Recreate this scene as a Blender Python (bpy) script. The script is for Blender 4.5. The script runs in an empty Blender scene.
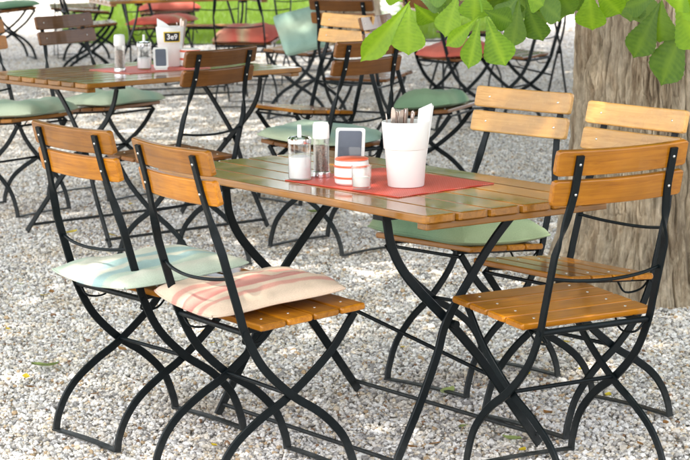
import bpy, math, random
import numpy as np
from mathutils import Matrix, Vector

random.seed(7)
RNG = np.random.default_rng(7)
S = bpy.context.scene
COL = S.collection
R = math.radians

# ------------------------------------------------------------------ camera, sky, sun, exposure
F_PX, PITCH, CAM_H, ROLL = 2287.5, 0.15255, 1.5846, -0.01028      # focal length in pixels of a 690 px wide frame
cam_d = bpy.data.cameras.new('camera')
cam_d.sensor_width = 36.0
cam_d.lens = F_PX / 690 * 36
cam_d.clip_start, cam_d.clip_end = 0.1, 2000
cam_d.dof.use_dof = True
cam_d.dof.focus_distance = 6.25
cam_d.dof.aperture_fstop = 13.0
cam = bpy.data.objects.new('camera', cam_d)
COL.objects.link(cam)
cam.matrix_world = Matrix.Translation((0, 0, CAM_H)) @ Matrix.Rotation(math.pi / 2 - PITCH, 4, 'X') @ Matrix.Rotation(ROLL, 4, 'Z')
S.camera = cam

SUN_EL, SUN_AZ = R(55), R(206)                                    # azimuth from +y towards +x
W = bpy.data.worlds.new('World')
S.world = W
W.use_nodes = True
wn, wl = W.node_tree.nodes, W.node_tree.links
sky = wn.new('ShaderNodeTexSky')
sky.sky_type = 'NISHITA'
sky.sun_disc = False
sky.sun_elevation, sky.sun_rotation = SUN_EL, SUN_AZ
sky.air_density, sky.dust_density, sky.ozone_density = 1.0, 2.5, 0.6
hz = wn.new('ShaderNodeHueSaturation')                             # thin high haze: a paler blue
hz.inputs['Saturation'].default_value = 0.32
wl.new(sky.outputs[0], hz.inputs['Color'])
wl.new(hz.outputs[0], wn['Background'].inputs[0])
wn['Background'].inputs[1].default_value = 0.15
sun_d = bpy.data.lights.new('sun', 'SUN')
sun_d.energy = 2.0
sun_d.angle = R(0.6)
sun_d.color = (1.0, 0.94, 0.85)
sun = bpy.data.objects.new('sun', sun_d)
COL.objects.link(sun)
sd = Vector((math.sin(SUN_AZ) * math.cos(SUN_EL), math.cos(SUN_AZ) * math.cos(SUN_EL), math.sin(SUN_EL)))
sun.rotation_euler = sd.to_track_quat('Z', 'Y').to_euler()
sun.location = (0, 0, 30)

S.view_settings.view_transform = 'Standard'
S.view_settings.look = 'None'
S.view_settings.exposure = 1.95
S.view_settings.gamma = 1.0
S.view_settings.use_curve_mapping = False
S.render.engine = 'CYCLES'
S.cycles.use_denoising = True
S.cycles.max_bounces = 7
S.cycles.diffuse_bounces = 3
S.cycles.glossy_bounces = 3
S.cycles.transparent_max_bounces = 10
S.cycles.sample_clamp_indirect = 6

# ------------------------------------------------------------------ pixel to world (the photograph is 690 x 460)
def ray(px, py):
    X, Y = px - 345.0, py - 230.0
    cr, sr = math.cos(ROLL), math.sin(ROLL)
    x, y = X * cr + Y * sr, -X * sr + Y * cr
    c, s = math.cos(PITCH), math.sin(PITCH)
    return Vector((x, F_PX * c - y * s, -F_PX * s - y * c))
def at(px, py, z):
    r = ray(px, py)
    return Vector((0, 0, CAM_H)) + r * ((z - CAM_H) / r.z)
def at_depth(px, py, y):
    r = ray(px, py)
    return Vector((0, 0, CAM_H)) + r * (y / r.y)

# ------------------------------------------------------------------ materials
def mat(name):
    m = bpy.data.materials.new(name)
    m.use_nodes = True
    nt = m.node_tree
    return m, nt, nt.nodes['Principled BSDF']
def N(nt, kind, **kw):
    n = nt.nodes.new('ShaderNode' + kind)
    for k, v in kw.items():
        if k.startswith('i_'):
            k2 = k[2:]
            key = int(k2) if k2.isdigit() else k2.replace('_', ' ')
            n.inputs[key].default_value = v
        else:
            setattr(n, k, v)
    return n
def L(nt, a, b):
    nt.links.new(a, b)
def ramp(nt, stops, interp='LINEAR'):
    n = nt.nodes.new('ShaderNodeValToRGB')
    n.color_ramp.interpolation = interp
    e = n.color_ramp.elements
    e[0].position, e[1].position = stops[0][0], stops[-1][0]
    e[0].color, e[1].color = (*stops[0][1], 1), (*stops[-1][1], 1)
    for p, c in stops[1:-1]:
        k = e.new(p)
        k.color = (*c, 1)
    return n
def bump(nt, bsdf, height, strength=0.3, dist=0.002):
    b = N(nt, 'Bump')
    b.inputs['Strength'].default_value = strength
    b.inputs['Distance'].default_value = dist
    L(nt, height, b.inputs['Height'])
    L(nt, b.outputs[0], bsdf.inputs['Normal'])
    return b

def wood(name, dark, mid, light, coat=0.8, rough=0.5, coat_rough=0.10):
    m, nt, b = mat(name)
    tc = N(nt, 'TexCoord')
    oi = N(nt, 'ObjectInfo')
    mul = N(nt, 'VectorMath', operation='MULTIPLY_ADD')
    comb = N(nt, 'CombineXYZ')
    m1 = N(nt, 'Math', operation='MULTIPLY', i_1=37.0)
    L(nt, oi.outputs['Random'], m1.inputs[0])
    for k in range(3):
        L(nt, m1.outputs[0], comb.inputs[k])
    mul.inputs[1].default_value = (3.2, 95, 95)
    L(nt, tc.outputs['Object'], mul.inputs[0])
    L(nt, comb.outputs[0], mul.inputs[2])
    n1 = N(nt, 'TexNoise', i_Scale=1.0, i_Detail=8.0, i_Roughness=0.68, i_Distortion=0.8)
    L(nt, mul.outputs[0], n1.inputs['Vector'])
    big = N(nt, 'TexNoise', i_Scale=9.0, i_Detail=3.0)
    L(nt, tc.outputs['Object'], big.inputs['Vector'])
    rmp = ramp(nt, [(0.25, dark), (0.5, mid), (0.75, light)])
    L(nt, n1.outputs[0], rmp.inputs[0])
    hsv = N(nt, 'HueSaturation')
    L(nt, rmp.outputs[0], hsv.inputs['Color'])
    v = N(nt, 'MapRange', i_3=0.66, i_4=1.26)
    L(nt, oi.outputs['Random'], v.inputs[0])
    v2 = N(nt, 'MapRange', i_1=0.3, i_2=0.7, i_3=0.82, i_4=1.15)
    L(nt, big.outputs[0], v2.inputs[0])
    vm = N(nt, 'Math', operation='MULTIPLY')
    L(nt, v.outputs[0], vm.inputs[0]); L(nt, v2.outputs[0], vm.inputs[1])
    L(nt, vm.outputs[0], hsv.inputs['Value'])
    L(nt, hsv.outputs[0], b.inputs['Base Color'])
    b.inputs['Roughness'].default_value = rough
    b.inputs['Coat Weight'].default_value = coat
    cr = N(nt, 'MapRange', i_1=0.3, i_2=0.75, i_3=coat_rough * 0.7, i_4=coat_rough * 1.9)
    L(nt, big.outputs[0], cr.inputs[0])
    L(nt, cr.outputs[0], b.inputs['Coat Roughness'])
    b.inputs['Coat IOR'].default_value = 1.5
    b.inputs['Specular IOR Level'].default_value = 0.15
    bump(nt, b, n1.outputs[0], 0.12, 0.0005)
    return m
M = {}
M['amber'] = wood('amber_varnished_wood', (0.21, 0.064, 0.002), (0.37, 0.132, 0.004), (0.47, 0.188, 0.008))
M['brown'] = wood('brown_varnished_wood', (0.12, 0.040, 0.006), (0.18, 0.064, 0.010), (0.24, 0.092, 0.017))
M['honey'] = wood('honey_wood_painted_sheen', (0.48, 0.215, 0.040), (0.64, 0.33, 0.085), (0.72, 0.42, 0.14), coat=1.0, coat_rough=0.25)  # paler than amber: the sky's reflection is put into the wood colour
M['tabletop'] = wood('table_varnished_wood', (0.15, 0.056, 0.004), (0.26, 0.102, 0.007), (0.35, 0.145, 0.012), coat=1.0, coat_rough=0.08)

def simple(name, col, rough=0.5, metal=0.0, noise=None, spec=None):
    m, nt, b = mat(name)
    b.inputs['Base Color'].default_value = (*col, 1)
    b.inputs['Roughness'].default_value = rough
    b.inputs['Metallic'].default_value = metal
    if spec is not None:
        b.inputs['Specular IOR Level'].default_value = spec
    if noise:
        sc, amt = noise
        tc = N(nt, 'TexCoord')
        n = N(nt, 'TexNoise', i_Scale=sc, i_Detail=5.0)
        L(nt, tc.outputs['Object'], n.inputs['Vector'])
        r = ramp(nt, [(0.3, tuple(c * (1 - amt) for c in col)), (0.7, tuple(min(1, c * (1 + amt)) for c in col))])
        L(nt, n.outputs[0], r.inputs[0])
        L(nt, r.outputs[0], b.inputs['Base Color'])
        rr = N(nt, 'MapRange', i_1=0.3, i_2=0.7, i_3=rough * 0.8, i_4=min(1, rough * 1.25))
        L(nt, n.outputs[0], rr.inputs[0])
        L(nt, rr.outputs[0], b.inputs['Roughness'])
    return m
def steel():
    m, nt, b = mat('dark_painted_steel')
    tc = N(nt, 'TexCoord')
    n = N(nt, 'TexNoise', i_Scale=26.0, i_Detail=6.0, i_Roughness=0.65)
    L(nt, tc.outputs['Object'], n.inputs['Vector'])
    r = ramp(nt, [(0.3, (0.0018, 0.0042, 0.0054)), (0.62, (0.0032, 0.0065, 0.0080)), (0.70, (0.0050, 0.0085, 0.010)), (0.74, (0.045, 0.030, 0.022))])
    L(nt, n.outputs[0], r.inputs[0])
    sep = N(nt, 'SeparateXYZ'); L(nt, tc.outputs['Object'], sep.inputs[0])
    z = N(nt, 'MapRange', i_1=0.14, i_2=0.0, i_3=0.0, i_4=0.55)                # gravel dust on the feet
    L(nt, sep.outputs['Z'], z.inputs[0])
    n2 = N(nt, 'TexNoise', i_Scale=60.0, i_Detail=4.0)
    L(nt, tc.outputs['Object'], n2.inputs['Vector'])
    f = N(nt, 'Math', operation='MULTIPLY')
    L(nt, z.outputs[0], f.inputs[0]); L(nt, n2.outputs[0], f.inputs[1])
    mx = N(nt, 'MixRGB', i_2=(0.10, 0.10, 0.095, 1))
    L(nt, f.outputs[0], mx.inputs[0]); L(nt, r.outputs[0], mx.inputs[1])
    L(nt, mx.outputs[0], b.inputs['Base Color'])
    rr = N(nt, 'MapRange', i_1=0.3, i_2=0.7, i_3=0.32, i_4=0.6)
    L(nt, n.outputs[0], rr.inputs[0]); L(nt, rr.outputs[0], b.inputs['Roughness'])
    b.inputs['Specular IOR Level'].default_value = 0.22
    return m
M['steel'] = steel()
M['rivet'] = simple('bright_rivet', (0.75, 0.74, 0.7), 0.28, 1.0)
M['chrome'] = simple('chrome', (0.82, 0.83, 0.85), 0.12, 1.0)
M['cutlery'] = simple('stainless_cutlery', (0.62, 0.52, 0.47), 0.25, 1.0)
M['white'] = simple('white_plastic', (0.80, 0.79, 0.76), 0.32, noise=(6, 0.03))
M['paper'] = simple('white_paper', (0.85, 0.85, 0.84), 0.85)
M['sugar'] = simple('white_sugar', (0.86, 0.86, 0.86), 0.9)
M['slate'] = simple('slate_writing_board', (0.10, 0.115, 0.15), 0.6, noise=(12, 0.2))
M['black'] = simple('black_print', (0.012, 0.012, 0.014), 0.5)
M['yellow'] = simple('yellow_print', (0.75, 0.55, 0.02), 0.5)
M['redpaint'] = simple('red_band', (0.72, 0.13, 0.06), 0.35)
M['pepper'] = simple('peppercorns', (0.20, 0.14, 0.11), 0.8, noise=(260, 0.9))
M['wax'] = simple('white_wax', (0.82, 0.80, 0.76), 0.5)

def glass():
    m, nt, b = mat('clear_glass')
    out = nt.nodes['Material Output']
    tr = N(nt, 'BsdfTransparent'); tr.inputs[0].default_value = (0.99, 0.995, 0.992, 1)
    gl = N(nt, 'BsdfGlossy'); gl.inputs['Roughness'].default_value = 0.03
    lw = N(nt, 'LayerWeight', i_Blend=0.35)
    mr = N(nt, 'MapRange', i_3=0.04, i_4=0.6)
    L(nt, lw.outputs['Facing'], mr.inputs[0])
    mx = N(nt, 'MixShader')
    L(nt, mr.outputs[0], mx.inputs[0]); L(nt, tr.outputs[0], mx.inputs[1]); L(nt, gl.outputs[0], mx.inputs[2])
    L(nt, mx.outputs[0], out.inputs[0])
    nt.nodes.remove(b)
    return m
M['glass'] = glass()

def placemat():
    m, nt, b = mat('red_woven_plastic')
    tc = N(nt, 'TexCoord')
    w1 = N(nt, 'TexWave', wave_type='BANDS', bands_direction='X', i_Scale=44.0, i_Distortion=0.0)
    w2 = N(nt, 'TexWave', wave_type='BANDS', bands_direction='Y', i_Scale=44.0, i_Distortion=0.0)
    for w in (w1, w2):
        L(nt, tc.outputs['Object'], w.inputs['Vector'])
    ad = N(nt, 'Math', operation='MULTIPLY')
    L(nt, w1.outputs['Fac'], ad.inputs[0]); L(nt, w2.outputs['Fac'], ad.inputs[1])
    r = ramp(nt, [(0.0, (0.58, 0.035, 0.018)), (0.45, (0.74, 0.085, 0.045)), (0.85, (0.82, 0.42, 0.34))])
    L(nt, ad.outputs[0], r.inputs[0])
    L(nt, r.outputs[0], b.inputs['Base Color'])
    b.inputs['Roughness'].default_value = 0.45
    bump(nt, b, ad.outputs[0], 0.5, 0.001)
    return m
M['mat'] = placemat()

def fabric(name, stops, scale=1.0, blot=0.0):
    """striped cotton, the stripes run along the cushion's own y over its 0.4 m width"""
    m, nt, b = mat(name)
    tc = N(nt, 'TexCoord')
    sep = N(nt, 'SeparateXYZ')
    nz = N(nt, 'TexNoise', i_Scale=5.0, i_Detail=2.0)
    L(nt, tc.outputs['Object'], sep.inputs[0]); L(nt, tc.outputs['Object'], nz.inputs['Vector'])
    mr = N(nt, 'MapRange', i_1=-0.21, i_2=0.21)
    ad = N(nt, 'Math', operation='MULTIPLY_ADD', i_1=0.012 + blot, i_2=0.0)
    sub = N(nt, 'Math', operation='SUBTRACT', i_1=0.5)
    L(nt, nz.outputs[0], sub.inputs[0]); L(nt, sub.outputs[0], ad.inputs[0])
    L(nt, sep.outputs['Y'], mr.inputs[0])
    a2 = N(nt, 'Math', operation='ADD')
    L(nt, mr.outputs[0], a2.inputs[0]); L(nt, ad.outputs[0], a2.inputs[1])
    r = ramp(nt, stops)
    L(nt, a2.outputs[0], r.inputs[0])
    wv = N(nt, 'TexNoise', i_Scale=420.0, i_Detail=2.0)
    L(nt, tc.outputs['Object'], wv.inputs['Vector'])
    hs = N(nt, 'HueSaturation')
    v = N(nt, 'MapRange', i_1=0.3, i_2=0.7, i_3=0.88, i_4=1.08)
    L(nt, wv.outputs[0], v.inputs[0]); L(nt, v.outputs[0], hs.inputs['Value']); L(nt, r.outputs[0], hs.inputs['Color'])
    L(nt, hs.outputs[0], b.inputs['Base Color'])
    b.inputs['Roughness'].default_value = 0.9
    b.inputs['Sheen Weight'].default_value = 0.05
    b.inputs['Specular IOR Level'].default_value = 0.2
    bump(nt, b, wv.outputs[0], 0.25, 0.0006)
    return m
cream, pink, rose = (0.64, 0.49, 0.37), (0.58, 0.29, 0.23), (0.52, 0.20, 0.17)
M['pinkstripe'] = fabric('cream_and_pink_striped_cotton', [(0, cream), (0.15, cream), (0.17, pink), (0.21, pink), (0.23, cream), (0.29, cream), (0.31, rose), (0.42, pink), (0.46, rose), (0.48, cream), (0.56, cream), (0.58, pink), (0.63, pink), (0.65, cream), (0.92, cream), (0.96, rose), (1, rose)])
bl, wh, gn = (0.36, 0.50, 0.48), (0.62, 0.62, 0.51), (0.48, 0.56, 0.45)
M['bluestripe'] = fabric('pale_blue_and_cream_striped_cotton', [(0, gn), (0.10, wh), (0.15, wh), (0.18, gn), (0.26, gn), (0.29, bl), (0.40, bl), (0.43, wh), (0.50, wh), (0.53, bl), (0.60, bl), (0.63, wh), (0.84, wh), (0.87, gn), (1, gn)])
g1, g2, g3 = (0.20, 0.33, 0.20), (0.27, 0.40, 0.25), (0.34, 0.41, 0.23)
M['green'] = fabric('sage_green_cotton', [(0, g3), (0.2, g2), (0.45, g1), (0.7, g2), (1, g3)], blot=0.12)
M['palegreen'] = fabric('pale_green_striped_cotton', [(0, (0.50, 0.56, 0.40)), (0.3, (0.34, 0.47, 0.34)), (0.5, (0.48, 0.56, 0.42)), (0.75, (0.33, 0.48, 0.38)), (1, (0.52, 0.55, 0.38))], blot=0.2)
t1_, t2_ = (0.15, 0.28, 0.17), (0.26, 0.36, 0.22)
M['aqua'] = fabric('pale_aqua_cotton', [(0, (0.36, 0.48, 0.36)), (0.3, (0.30, 0.45, 0.38)), (0.55, (0.42, 0.52, 0.40)), (0.8, (0.29, 0.44, 0.37)), (1, (0.45, 0.50, 0.34))], blot=0.15)
M['teal'] = fabric('teal_green_cotton', [(0, t1_), (0.35, t2_), (0.6, t1_), (0.85, (0.45, 0.52, 0.32)), (1, t2_)], blot=0.3)
M['red'] = fabric('red_and_beige_cotton', [(0, (0.55, 0.10, 0.07)), (0.3, (0.62, 0.16, 0.11)), (0.45, (0.55, 0.40, 0.25)), (0.6, (0.6, 0.12, 0.09)), (1, (0.5, 0.3, 0.2))], blot=0.3)
M['redplain'] = fabric('coral_red_cotton', [(0, (0.60, 0.13, 0.09)), (0.5, (0.68, 0.18, 0.13)), (1, (0.55, 0.11, 0.08))], blot=0.2)

def gravel_mat():
    m, nt, b = mat('limestone_chips')
    at_ = N(nt, 'Attribute', attribute_name='tone')
    r = ramp(nt, [(0.0, (0.61, 0.57, 0.52)), (0.20, (0.75, 0.73, 0.70)), (0.38, (0.42, 0.40, 0.385)), (0.50, (0.68, 0.66, 0.64)),
                  (0.69, (0.30, 0.285, 0.275)), (0.78, (0.57, 0.49, 0.38)), (0.88, (0.70, 0.65, 0.57)), (0.955, (0.42, 0.30, 0.18)), (0.987, (0.22, 0.125, 0.07))], 'CONSTANT')
    L(nt, at_.outputs['Fac'], r.inputs[0])
    tc = N(nt, 'TexCoord')
    n = N(nt, 'TexNoise', i_Scale=160.0, i_Detail=4.0)
    L(nt, tc.outputs['Object'], n.inputs['Vector'])
    hs = N(nt, 'HueSaturation')
    v = N(nt, 'MapRange', i_1=0.3, i_2=0.7, i_3=0.88, i_4=1.22)
    L(nt, n.outputs[0], v.inputs[0]); L(nt, v.outputs[0], hs.inputs['Value']); L(nt, r.outputs[0], hs.inputs['Color'])
    geo = N(nt, 'NewGeometry')
    big = N(nt, 'TexNoise', i_Scale=1.7, i_Detail=6.0, i_Roughness=0.65)
    L(nt, geo.outputs['Position'], big.inputs['Vector'])
    br = ramp(nt, [(0.32, (0.80, 0.74, 0.65)), (0.5, (1, 1, 1)), (0.7, (1.0, 0.985, 0.96))])
    L(nt, big.outputs[0], br.inputs[0])
    mx = N(nt, 'MixRGB', blend_type='MULTIPLY', i_0=1.0)
    L(nt, hs.outputs[0], mx.inputs[1]); L(nt, br.outputs[0], mx.inputs[2])
    L(nt, mx.outputs[0], b.inputs['Base Color'])
    b.inputs['Roughness'].default_value = 0.85
    return m
M['gravel'] = gravel_mat()
def ground_mat():
    m, nt, b = mat('packed_gravel_ground')
    tc = N(nt, 'TexCoord')
    vo = N(nt, 'TexVoronoi', i_Scale=75.0)
    n = N(nt, 'TexNoise', i_Scale=0.6, i_Detail=5.0)
    L(nt, tc.outputs['Object'], vo.inputs['Vector']); L(nt, tc.outputs['Object'], n.inputs['Vector'])
    sep = N(nt, 'SeparateColor')
    L(nt, vo.outputs['Color'], sep.inputs[0])
    r = ramp(nt, [(0.0, (0.34, 0.31, 0.27)), (0.5, (0.48, 0.46, 0.43)), (1.0, (0.60, 0.58, 0.55))])
    L(nt, sep.outputs[0], r.inputs[0])
    mx = N(nt, 'MixRGB', blend_type='MULTIPLY', i_0=0.6)
    r2 = ramp(nt, [(0.3, (0.75, 0.72, 0.68)), (0.7, (1, 1, 1))])
    L(nt, n.outputs[0], r2.inputs[0]); L(nt, r.outputs[0], mx.inputs[1]); L(nt, r2.outputs[0], mx.inputs[2])
    L(nt, mx.outputs[0], b.inputs['Base Color'])
    b.inputs['Roughness'].default_value = 0.95
    bump(nt, b, vo.outputs['Distance'], 0.6, 0.006)
    return m
M['ground'] = ground_mat()

def leaf_mat(name, c_dark, c_light, transl=0.5, veins=True):
    m, nt, b = mat(name)
    out = nt.nodes['Material Output']
    oi = N(nt, 'ObjectInfo')
    tc = N(nt, 'TexCoord')
    n = N(nt, 'TexNoise', i_Scale=14.0, i_Detail=4.0)
    L(nt, tc.outputs['Object'], n.inputs['Vector'])
    ad = N(nt, 'Math', operation='MULTIPLY_ADD', i_1=0.6)
    L(nt, n.outputs[0], ad.inputs[0])
    m2 = N(nt, 'Math', operation='MULTIPLY', i_1=0.45)
    L(nt, oi.outputs['Random'], m2.inputs[0]); L(nt, m2.outputs[0], ad.inputs[2])
    r = ramp(nt, [(0.2, c_dark), (0.75, c_light)])
    L(nt, ad.outputs[0], r.inputs[0])
    col = r.outputs[0]
    if veins:
        va = N(nt, 'Attribute', attribute_name='vein')
        mx = N(nt, 'MixRGB', i_2=(c_light[0] * 1.35, c_light[1] * 1.2, c_light[2] * 1.5, 1))
        L(nt, va.outputs['Fac'], mx.inputs[0]); L(nt, col, mx.inputs[1])
        col = mx.outputs[0]
    L(nt, col, b.inputs['Base Color'])
    b.inputs['Roughness'].default_value = 0.42
    tr = N(nt, 'BsdfTranslucent')
    hs = N(nt, 'HueSaturation', i_Hue=0.485, i_Saturation=1.15, i_Value=1.5)
    L(nt, col, hs.inputs['Color']); L(nt, hs.outputs[0], tr.inputs[0])
    ms = N(nt, 'MixShader', i_0=transl)
    L(nt, b.outputs[0], ms.inputs[1]); L(nt, tr.outputs[0], ms.inputs[2])
    L(nt, ms.outputs[0], out.inputs[0])
    return m
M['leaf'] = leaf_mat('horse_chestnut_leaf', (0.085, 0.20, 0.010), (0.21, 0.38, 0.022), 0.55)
M['leafshade'] = leaf_mat('shaded_chestnut_leaf', (0.045, 0.11, 0.010), (0.105, 0.205, 0.016), 0.42)  # darker copy of the same leaf, its shading put into the colour
M['crown'] = leaf_mat('crown_foliage', (0.045, 0.11, 0.018), (0.09, 0.19, 0.03), 0.4, veins=False)
M['grass'] = leaf_mat('grass_blades', (0.10, 0.19, 0.022), (0.19, 0.30, 0.04), 0.4, veins=False)
M['soil'] = simple('lawn_soil', (0.09, 0.12, 0.03), 0.95, noise=(3, 0.4))
M['fallen_yellow'] = leaf_mat('fallen_yellow_leaf', (0.55, 0.40, 0.03), (0.72, 0.58, 0.06), 0.2, veins=False)
M['fallen_green'] = leaf_mat('fallen_green_leaf', (0.24, 0.33, 0.10), (0.38, 0.46, 0.17), 0.2, veins=False)
M['fallen_brown'] = leaf_mat('fallen_brown_leaf', (0.20, 0.10, 0.035), (0.36, 0.19, 0.07), 0.15, veins=False)

def bark_mat():
    m, nt, b = mat('chestnut_bark')
    tc = N(nt, 'TexCoord')
    mp = N(nt, 'Mapping'); mp.inputs['Scale'].default_value = (16, 16, 4.0)
    pt = N(nt, 'Attribute', attribute_name='tone')
    L(nt, tc.outputs['Object'], mp.inputs[0])
    n = N(nt, 'TexNoise', i_Scale=1.4, i_Detail=8.0, i_Roughness=0.65)
    n2 = N(nt, 'TexNoise', i_Scale=6.0, i_Detail=6.0, i_Roughness=0.7)
    L(nt, mp.outputs[0], n.inputs['Vector']); L(nt, mp.outputs[0], n2.inputs['Vector'])
    r = ramp(nt, [(0.28, (0.25, 0.175, 0.11)), (0.45, (0.46, 0.365, 0.255)), (0.62, (0.60, 0.495, 0.365)), (0.8, (0.50, 0.44, 0.36))])
    L(nt, n.outputs[0], r.inputs[0])
    hs = N(nt, 'HueSaturation')
    v = N(nt, 'MapRange', i_1=0.3, i_2=0.7, i_3=0.72, i_4=1.2)
    v3 = N(nt, 'MapRange', i_1=0.1, i_2=0.9, i_3=0.72, i_4=1.25)
    L(nt, pt.outputs['Fac'], v3.inputs[0])
    vm = N(nt, 'Math', operation='MULTIPLY')
    L(nt, n2.outputs[0], v.inputs[0]); L(nt, v.outputs[0], vm.inputs[0]); L(nt, v3.outputs[0], vm.inputs[1])
    L(nt, vm.outputs[0], hs.inputs['Value']); L(nt, r.outputs[0], hs.inputs['Color'])
    mp2 = N(nt, 'Mapping'); mp2.inputs['Scale'].default_value = (9, 9, 1.1)
    L(nt, tc.outputs['Object'], mp2.inputs[0])
    st = N(nt, 'TexNoise', i_Scale=1.3, i_Detail=9.0, i_Roughness=0.72)
    L(nt, mp2.outputs[0], st.inputs['Vector'])
    sr_ = ramp(nt, [(0.36, (0.50, 0.42, 0.34)), (0.47, (0.92, 0.90, 0.86)), (0.6, (1, 1, 1)), (0.72, (0.80, 0.86, 0.74))])
    L(nt, st.outputs[0], sr_.inputs[0])
    mx = N(nt, 'MixRGB', blend_type='MULTIPLY', i_0=1.0)
    L(nt, hs.outputs[0], mx.inputs[1]); L(nt, sr_.outputs[0], mx.inputs[2])
    L(nt, mx.outputs[0], b.inputs['Base Color'])
    b.inputs['Roughness'].default_value = 0.95
    n3 = N(nt, 'TexNoise', i_Scale=9.0, i_Detail=8.0, i_Roughness=0.75)
    L(nt, mp.outputs[0], n3.inputs['Vector'])
    bump(nt, b, n3.outputs[0], 0.9, 0.012)
    return m
M['bark'] = bark_mat()

# ------------------------------------------------------------------ mesh helpers
class MB:
    """collects verts / faces for one mesh"""
    def __init__(s):
        s.v, s.f, s.sm, s.crease = [], [], [], False
    def add(s, verts, faces, smooth=False):
        o = len(s.v)
        s.v += [tuple(p) for p in verts]
        s.f += [tuple(i + o for i in f) for f in faces]
        s.sm += [smooth] * len(faces)
    def mesh(s, name, m):
        me = bpy.data.meshes.new(name)
        me.from_pydata(s.v, [], s.f)
        me.materials.append(m)
        me.polygons.foreach_set('use_smooth', s.sm)
        me.update()
        if s.crease:
            me.set_sharp_from_angle(angle=R(30))
        return me
def link(name, me, parent=None, mx=None):
    o = bpy.data.objects.new(name, me)
    COL.objects.link(o)
    if parent is not None:
        o.parent = parent
    if mx is not None:
        o.matrix_local = mx
    return o
def empty(name, loc=(0, 0, 0), rz=0.0):
    o = bpy.data.objects.new(name, None)
    o.empty_display_size = 0.1
    COL.objects.link(o)
    o.location = loc
    o.rotation_euler = (0, 0, rz)
    return o
def tag(o, label=None, cat=None, group=None, kind=None):
    if label: o['label'] = label
    if cat: o['category'] = cat
    if group: o['group'] = group
    if kind: o['kind'] = kind
    return o
def copy_tree(o, parent=None):
    c = o.copy()
    COL.objects.link(c)
    if parent is not None:
        c.parent = parent
    for ch in list(o.children):
        copy_tree(ch, c)
    return c
def np_mesh(name, verts, faces_flat, sizes, m, smooth=False):
    me = bpy.data.meshes.new(name)
    nv, nf = len(verts), len(sizes)
    me.vertices.add(nv)
    me.vertices.foreach_set('co', np.asarray(verts, np.float32).ravel())
    me.loops.add(len(faces_flat))
    me.loops.foreach_set('vertex_index', np.asarray(faces_flat, np.int32))
    me.polygons.add(nf)
    st = np.concatenate([[0], np.cumsum(sizes)[:-1]]).astype(np.int32)
    me.polygons.foreach_set('loop_start', st)
    me.polygons.foreach_set('use_smooth', np.full(nf, smooth))
    me.materials.append(m)
    me.update(calc_edges=True)
    me.validate()
    return me

def spline(pts, n=6):
    """Catmull-Rom through pts"""
    P = [Vector(p) for p in pts]
    P = [P[0] * 2 - P[1]] + P + [P[-1] * 2 - P[-2]]
    out = []
    for i in range(1, len(P) - 2):
        a, b, c, d = P[i - 1], P[i], P[i + 1], P[i + 2]
        for k in range(n):
            t = k / n
            out.append(0.5 * ((2 * b) + (c - a) * t + (2 * a - 5 * b + 4 * c - d) * t * t + (3 * b - a - 3 * c + d) * t ** 3))
    out.append(P[-2])
    return out
def tube(mb, pts, r, seg=8, cap=True):
    pts = [Vector(p) for p in pts]
    rr = r if isinstance(r, (list, tuple)) else [r] * len(pts)
    rings, up = [], None
    for i, p in enumerate(pts):
        t = (pts[min(i + 1, len(pts) - 1)] - pts[max(i - 1, 0)]).normalized()
        if up is None:
            up = Vector((0, 0, 1)) if abs(t.z) < 0.9 else Vector((1, 0, 0))
        s = t.cross(up).normalized()
        up = s.cross(t).normalized()
        rings.append([p + (s * math.cos(2 * math.pi * k / seg) + up * math.sin(2 * math.pi * k / seg)) * rr[i] for k in range(seg)])
    v = [q for ring in rings for q in ring]
    f = []
    for i in range(len(rings) - 1):
        for k in range(seg):
            k2 = (k + 1) % seg
            f.append((i * seg + k, i * seg + k2, (i + 1) * seg + k2, (i + 1) * seg + k))
    mb.add(v, f, True)
    if cap:
        o = len(rings) - 1
        mb.add(rings[0], [tuple(range(seg))[::-1]]); mb.add(rings[-1], [tuple(range(seg))])
def flat_bar(mb, pts, w, t, wdirs, ch=0.0012):
    """sweep a chamfered w x t rectangle; wdirs gives the direction of the wide side at each point"""
    pts = [Vector(p) for p in pts]
    ring = []
    for i, p in enumerate(pts):
        tg = (pts[min(i + 1, len(pts) - 1)] - pts[max(i - 1, 0)]).normalized()
        a = Vector(wdirs[i] if isinstance(wdirs, list) else wdirs)
        a = (a - tg * a.dot(tg)).normalized()
        b = tg.cross(a).normalized()
        h, k = w / 2, t / 2
        prof = [(h - ch, -k), (h, -k + ch), (h, k - ch), (h - ch, k), (-h + ch, k), (-h, k - ch), (-h, -k + ch), (-h + ch, -k)]
        ring.append([p + a * x + b * y for x, y in prof])
    v = [q for r_ in ring for q in r_]
    f = []
    for i in range(len(ring) - 1):
        for k in range(8):
            k2 = (k + 1) % 8
            f.append((i * 8 + k, i * 8 + k2, (i + 1) * 8 + k2, (i + 1) * 8 + k))
    mb.add(v, f, True)
    mb.crease = True
    mb.add(ring[0], [tuple(range(8))[::-1]]); mb.add(ring[-1], [tuple(range(8))])
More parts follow.
